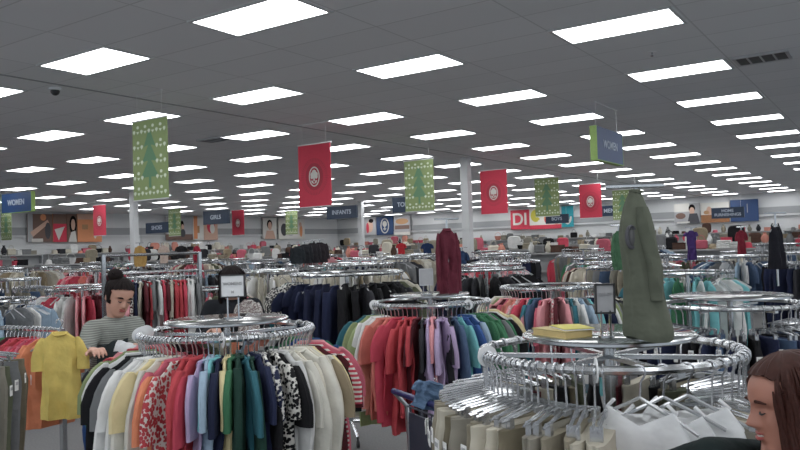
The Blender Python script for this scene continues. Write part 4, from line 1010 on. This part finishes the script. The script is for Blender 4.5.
# ------------------------------------------------------------------ signs, book on the racks
def holder(p, z0, zf0, w, h, frame, lab, back='paper', lines=(), facing=None):
    f = facing or -FH; rz = math.atan2(f.y, f.x)+PI/2
    r = obj('sign_holder', None, loc=(p.x, p.y, 0), rz=rz); tag(r, lab, 'sign')
    b = MB()
    for s in (-1, 1): b.tube([(s*w*.22, 0, z0), (s*w*.22, 0, zf0+.01)], .0045, 6)
    b.lathe([(w*.4, z0), (w*.4, z0+.006)], n=20); b.build('stem', 'chrome', r)
    b = MB(); t = .006; zc = zf0+h/2
    for s in (-1, 1): b.box((s*(w/2-t/2), 0, zc), (t, .014, h)); b.box((0, 0, zc+s*(h/2-t/2)), (w, .014, t))
    b.build('frame', frame, r, smooth=False)
    b = MB(); b.box((0, 0, zc), (w-t, .006, h-t)); b.build('card', back, r, smooth=False)
    for body_, size, dz, m in lines: text(body_, size, (0, -.006, zc+dz), (PI/2, 0, 0), r, m)
    return r
holder(flat(231.5, 3.8), H2+.06, 1.475, .125, .115, 'black', 'white sign card in thin black frame on the rack with dark round top', 'paper', (('WOMENS', .022, .012, 'greyink'), ('M', .018, -.03, 'greyink')))
pq = at(602.5, 341, 2.50)
holder(flat(602.5, 2.44), H1+.06, 1.465, .066, .098, 'black', 'small black-framed sign standing on the glass rack top behind the yellow book', 'pgrey', (('PANTS', .013, .015, 'greyink'),))
holder(flat(425, 5.35), H3+.06, 1.425, .10, .12, 'steel', 'small grey sign left of the maroon garment', 'pgrey')
pb = flat(558, 2.50)
r = obj('book', None, loc=(pb.x, pb.y, H1+.061), rz=math.radians(-33.87)+.10); tag(r, 'yellow-covered thick book lying on the glass rack top', 'book')
b = MB(); b.box((0, 0, .012), (.165, .105, .018)); b.build('pages', 'pages', r, smooth=False)
M['tancover'] = plain('book_cover', lin((176, 156, 96)), .6)
b = MB(); b.box((0, 0, .0015), (.172, .112, .003)); b.box((0, 0, .0225), (.172, .112, .003)); b.box((0, .0545, .012), (.172, .003, .024)); b.build('cover', 'tancover', r, smooth=False)
r2 = obj('magazine', None, loc=(pb.x+.03, pb.y+.015, H1+.0855), rz=math.radians(-33.87)-.25); tag(r2, 'thin green and white magazine lying on top of the yellow book', 'magazine')
b = MB(); b.box((0, 0, .002), (.14, .10, .004)); b.build('pages', 'paper', r2, smooth=False); b = MB(); b.box((0, 0, .005), (.142, .102, .002)); b.build('cover', 'yellow', r2, smooth=False)

# ------------------------------------------------------------------ shopping cart between the racks
def cart():
    cd = (RH*.4+FH*.205).normalized(); c = (flat(391, 3.67)+flat(437, 3.27))/2+cd*.35; r = obj('shopping_cart', None, loc=(c.x, c.y, 0), rz=math.atan2(cd.y, cd.x)); tag(r, 'dark shopping cart with blue handle beside the trouser rack', 'shopping cart')
    b = MB()
    z0, z1 = .52, .92
    cn = lambda t, z: (.22+.06*(z-z0)/(z1-z0))
    X0c, X1c = -.28, .42
    for k in range(9):
        x = X0c+(X1c-X0c)*k/8
        for s in (-1, 1): b.tube([(x, s*.2, z0), (x, s*.26, z1)], .004, 4)
        b.tube([(x, -.2, z0), (x, .2, z0)], .004, 4)
    for k in range(6):
        z = z0+(z1-z0)*k/5; w_ = .2+.06*k/5
        b.tube([(X0c, -w_, z), (X1c, -w_, z), (X1c, w_, z), (X0c, w_, z)], .005, 4, closed=True)
    for k in range(5):
        y = -.16+.08*k
        for x in (X0c, X1c): b.tube([(x, y, z0), (x, y*1.3, z1)], .004, 4)
    b.build('basket', 'cartdark', r)
    b = MB(); b.box((X0c-.008, 0, .80), (.008, .42, .20), bev=.003); b.build('seat_flap', 'cartdark', r)
    b = MB(); b.box((X0c+.03, 0, .60), (.006, .38, .16), bev=.002); b.build('back_panel', 'cartdark', r)
    b = MB()
    for s in (-1, 1): b.tube([(X0c-.07, s*.25, 1.0), (X0c, s*.25, .92), (X0c, s*.21, .5), (X0c+.02, s*.22, .16), (X1c+.05, s*.17, .16)], .012, 8)
    b.tube([(X1c+.05, -.17, .16), (X1c+.05, .17, .16)], .012, 8); b.build('frame', 'steel', r)
    b = MB(); b.tube([(X0c-.07, -.25, 1.0), (X0c-.07, .25, 1.0)], .015, 10); b.build('handle', 'plasticblue', r)
    b = MB()
    for s in (-1, 1): b.tube([(X0c-.16, s*.27, 1.0), (X0c-.16, s*.30, 1.0)], .02, 10)
    b.build('handle_cap', 'white', r) if False else None
    for sx_ in (X0c+.02, X1c+.03):
        for s in (-1, 1): b = MB(); b.tube([(sx_, s*.19-.014, .062), (sx_, s*.19+.014, .062)], .062, 16); b.box((sx_, s*.19, .12), (.02, .04, .07)); b.build('wheel', 'black', r)
    return r
cart()
q = flat(431, 3.42)
o = copy_tree(PR['short'][2]); place(o, (q.x, q.y, 1.10), math.atan2(RH.y, RH.x)+.3, lin((78, 100, 128))); o.scale = (.42, 1.3, .19); o.rotation_euler[1] = .3
for k_ in ('label', 'group'):
    if k_ in o: del o[k_]
tag(o, 'small light denim garment lying on the shopping cart beside the trouser rack', 'shirt')
h = obj('clothes_hanger', HANG, loc=o.location, rz=o.rotation_euler.z); h.scale = (.4, 1, .25); tag(h, 'chrome hanger of the small denim garment by the cart', 'hanger')
# ------------------------------------------------------------------ gondola shelving and goods
def gondola(px_, py_, rz, L, zs, lab, grp):
    r = obj('shelf_unit', None, loc=(px_, py_, 0), rz=rz); tag(r, lab, 'shelving', grp)
    top = max(zs); b = MB(); b.box((0, 0, top/2), (L, .03, top)); b.build('back_panel', 'band', r, smooth=False)
    for z in zs: b = MB(); b.box((0, 0, z-.015), (L, .62, .03)); b.box((0, -.31, z-.02), (L, .006, .045)); b.build('shelf', 'shelf', r, smooth=False)
    for s in (-1, 1): b = MB(); b.box((s*L/2, 0, top/2), (.03, .5, top)); b.build('upright', 'steel', r, smooth=False)
def item_protos():
    P = {}
    b = MB(); b.box((0, 0, .11), (.32, .13, .22), bev=.03); h = b.build('handbag', 'fab'); b = MB(); b.tube([(-.09, 0, .21), (-.07, 0, .31), (0, 0, .34), (.07, 0, .31), (.09, 0, .21)], .008, 6); b.build('strap', 'fab', h); P['handbag'] = h
    b = MB(); b.lathe([(.10, 0), (.13, .05), (.155, .15), (.16, .17), (.145, .165), (.12, .05), (.09, .02)], n=20); h = b.build('basket', 'fab'); b = MB(); b.tube([(.155*math.cos(a), 0, .16+.15*math.sin(a)) for a in [PI*k/8 for k in range(9)]], .008, 6); b.build('strap', 'fab', h); P['basket'] = h
    b = MB(); b.lathe([(.17, 0), (.175, .01), (.10, .02), (.095, .09), (.07, .12), (.01, .125)], n=20); h = b.build('hat', 'fab'); P['hat'] = h
    b = MB(); b.box((0, 0, .08), (.30, .20, .16), bev=.008); h = b.build('box', 'fab'); b = MB(); b.box((0, 0, .165), (.31, .21, .03), bev=.006); b.build('strap', 'fab', h); P['box'] = h
    b = MB(); b.lathe([(.05, 0), (.08, .04), (.10, .12), (.07, .20), (.035, .25), (.05, .29), (.04, .285), (.02, .2)], n=18); P['vase'] = b.build('vase', 'fab')
    b = MB()
    for k in range(4): b.box((.006*math.sin(k*3), .004*k, .022+.042*k), (.30-.01*k, .22, .04), bev=.015)
    P['folded_clothes'] = b.build('folded_clothes', 'fab')
    b = MB(); b.loft([[(.21*s_*math.copysign(abs(math.cos(q))**.5, math.cos(q)), y, .19+.19*s_*math.copysign(abs(math.sin(q))**.5, math.sin(q))) for q in [2*PI*j/20 for j in range(20)]] for s_, y in ((.85, -.07), (.97, -.03), (1, 0), (.97, .03), (.85, .07))]); P['cushion'] = b.build('cushion', 'fab')
    return P
IP = item_protos(); IU = set(); IC = list(IP)
GC = ['white', 'crimson', 'brown', 'black', 'tan', 'grey', 'charcoal', 'rose', 'cream', 'black', 'white', 'khaki', 'tan', 'grey', 'stone', 'salmon']
def put_item(kind, col, pos, rz, lab, grp, sc=1):
    src = IP[kind]
    if kind not in IU: IU.add(kind); o = src
    else: o = copy_tree(src)
    place(o, pos, rz, colr(col)); o.scale = (sc, sc, sc*rnd.uniform(.9, 1.25))
    for k in ('label', 'group'):
        if k in o: del o[k]
    tag(o, lab, kind.replace('_', ' '), grp)
rows = []
for y, zs, step in ((20.6, (.4, .9, 1.42), 3.4), (25.5, (.4, .9, 1.50), 3.4), (31.5, (.5, 1.0, 1.6), 3.6), (39.2, (.5, 1.0, 1.5, 1.95), 3.8)):
    x = -21.5 if y < 39 else -29.5
    while x < 6: rows.append((x, y, 0, step-.3, zs)); x += step
for x, zs, step in ((-24.4, (.4, .9, 1.50), 3.4), (-31.3, (.5, 1.0, 1.5, 1.9), 3.8)):
    y = 9.0
    while y < 37: rows.append((x, y, PI/2, step-.3, zs)); y += step
ng = 0
for x, y, rz, L, zs in rows:
    d, px = depth_px(Vector((x, y, 0)))
    if d < 8 or px < -50 or px > 850: continue
    zone, wh = where(px, d)
    rowname = {20.6: 'first', 25.5: 'second', 31.5: 'third', 39.2: 'wall'}.get(y) or {-24.4: 'side aisle', -31.3: 'side wall'}[x]
    gondola(x, y, rz, L, zs, f'white shelf unit of the {rowname} shelf row {wh}', f'{rowname} shelf row {wh}'); ng += 1
    n = 10 if y < 30 else 8
    for i in range(n):
        t = (i+.5)/n-.5; o_ = t*(L-.4); X, Y = (x+o_, y) if rz == 0 else (x, y+o_)
        if rz == 0: Y -= .12
        else: X += .12
        kind = rnd.choice(IC); col = rnd.choice(GC)
        pt = depth_px(Vector((X, Y, 0)))[1]
        put_item(kind, col, (X, Y, max(zs)+.0), rz+rnd.uniform(-.3, .3), f'{col} {kind.replace("_", " ")} atop the {rowname} shelf row {where(pt, 20)[1]}', f'{col} {kind} on {rowname} row {where(pt, 20)[1]}', rnd.uniform(.9, 1.25))
print('GONDOLAS', ng)
#@@ENDREST
# unused prototypes leave no trace
for lst in PR.values():
    for o in lst:
        if o.name not in USED:
            for ch in list(o.children): bpy.data.objects.remove(ch)
            bpy.data.objects.remove(o)
# ------------------------------------------------------------------ light and colour
w = bpy.data.worlds.new('room_fill'); scn.world = w; w.use_nodes = True
w.node_tree.nodes['Background'].inputs[0].default_value = (.8, .9, 1, 1); w.node_tree.nodes['Background'].inputs[1].default_value = .8
scn.view_settings.view_transform = 'Standard'; scn.view_settings.look = 'None'; scn.view_settings.exposure = 0; scn.view_settings.gamma = 1.12
scn.cycles.max_bounces = 6; scn.cycles.diffuse_bounces = 4; scn.cycles.glossy_bounces = 4; scn.cycles.sample_clamp_indirect = 4
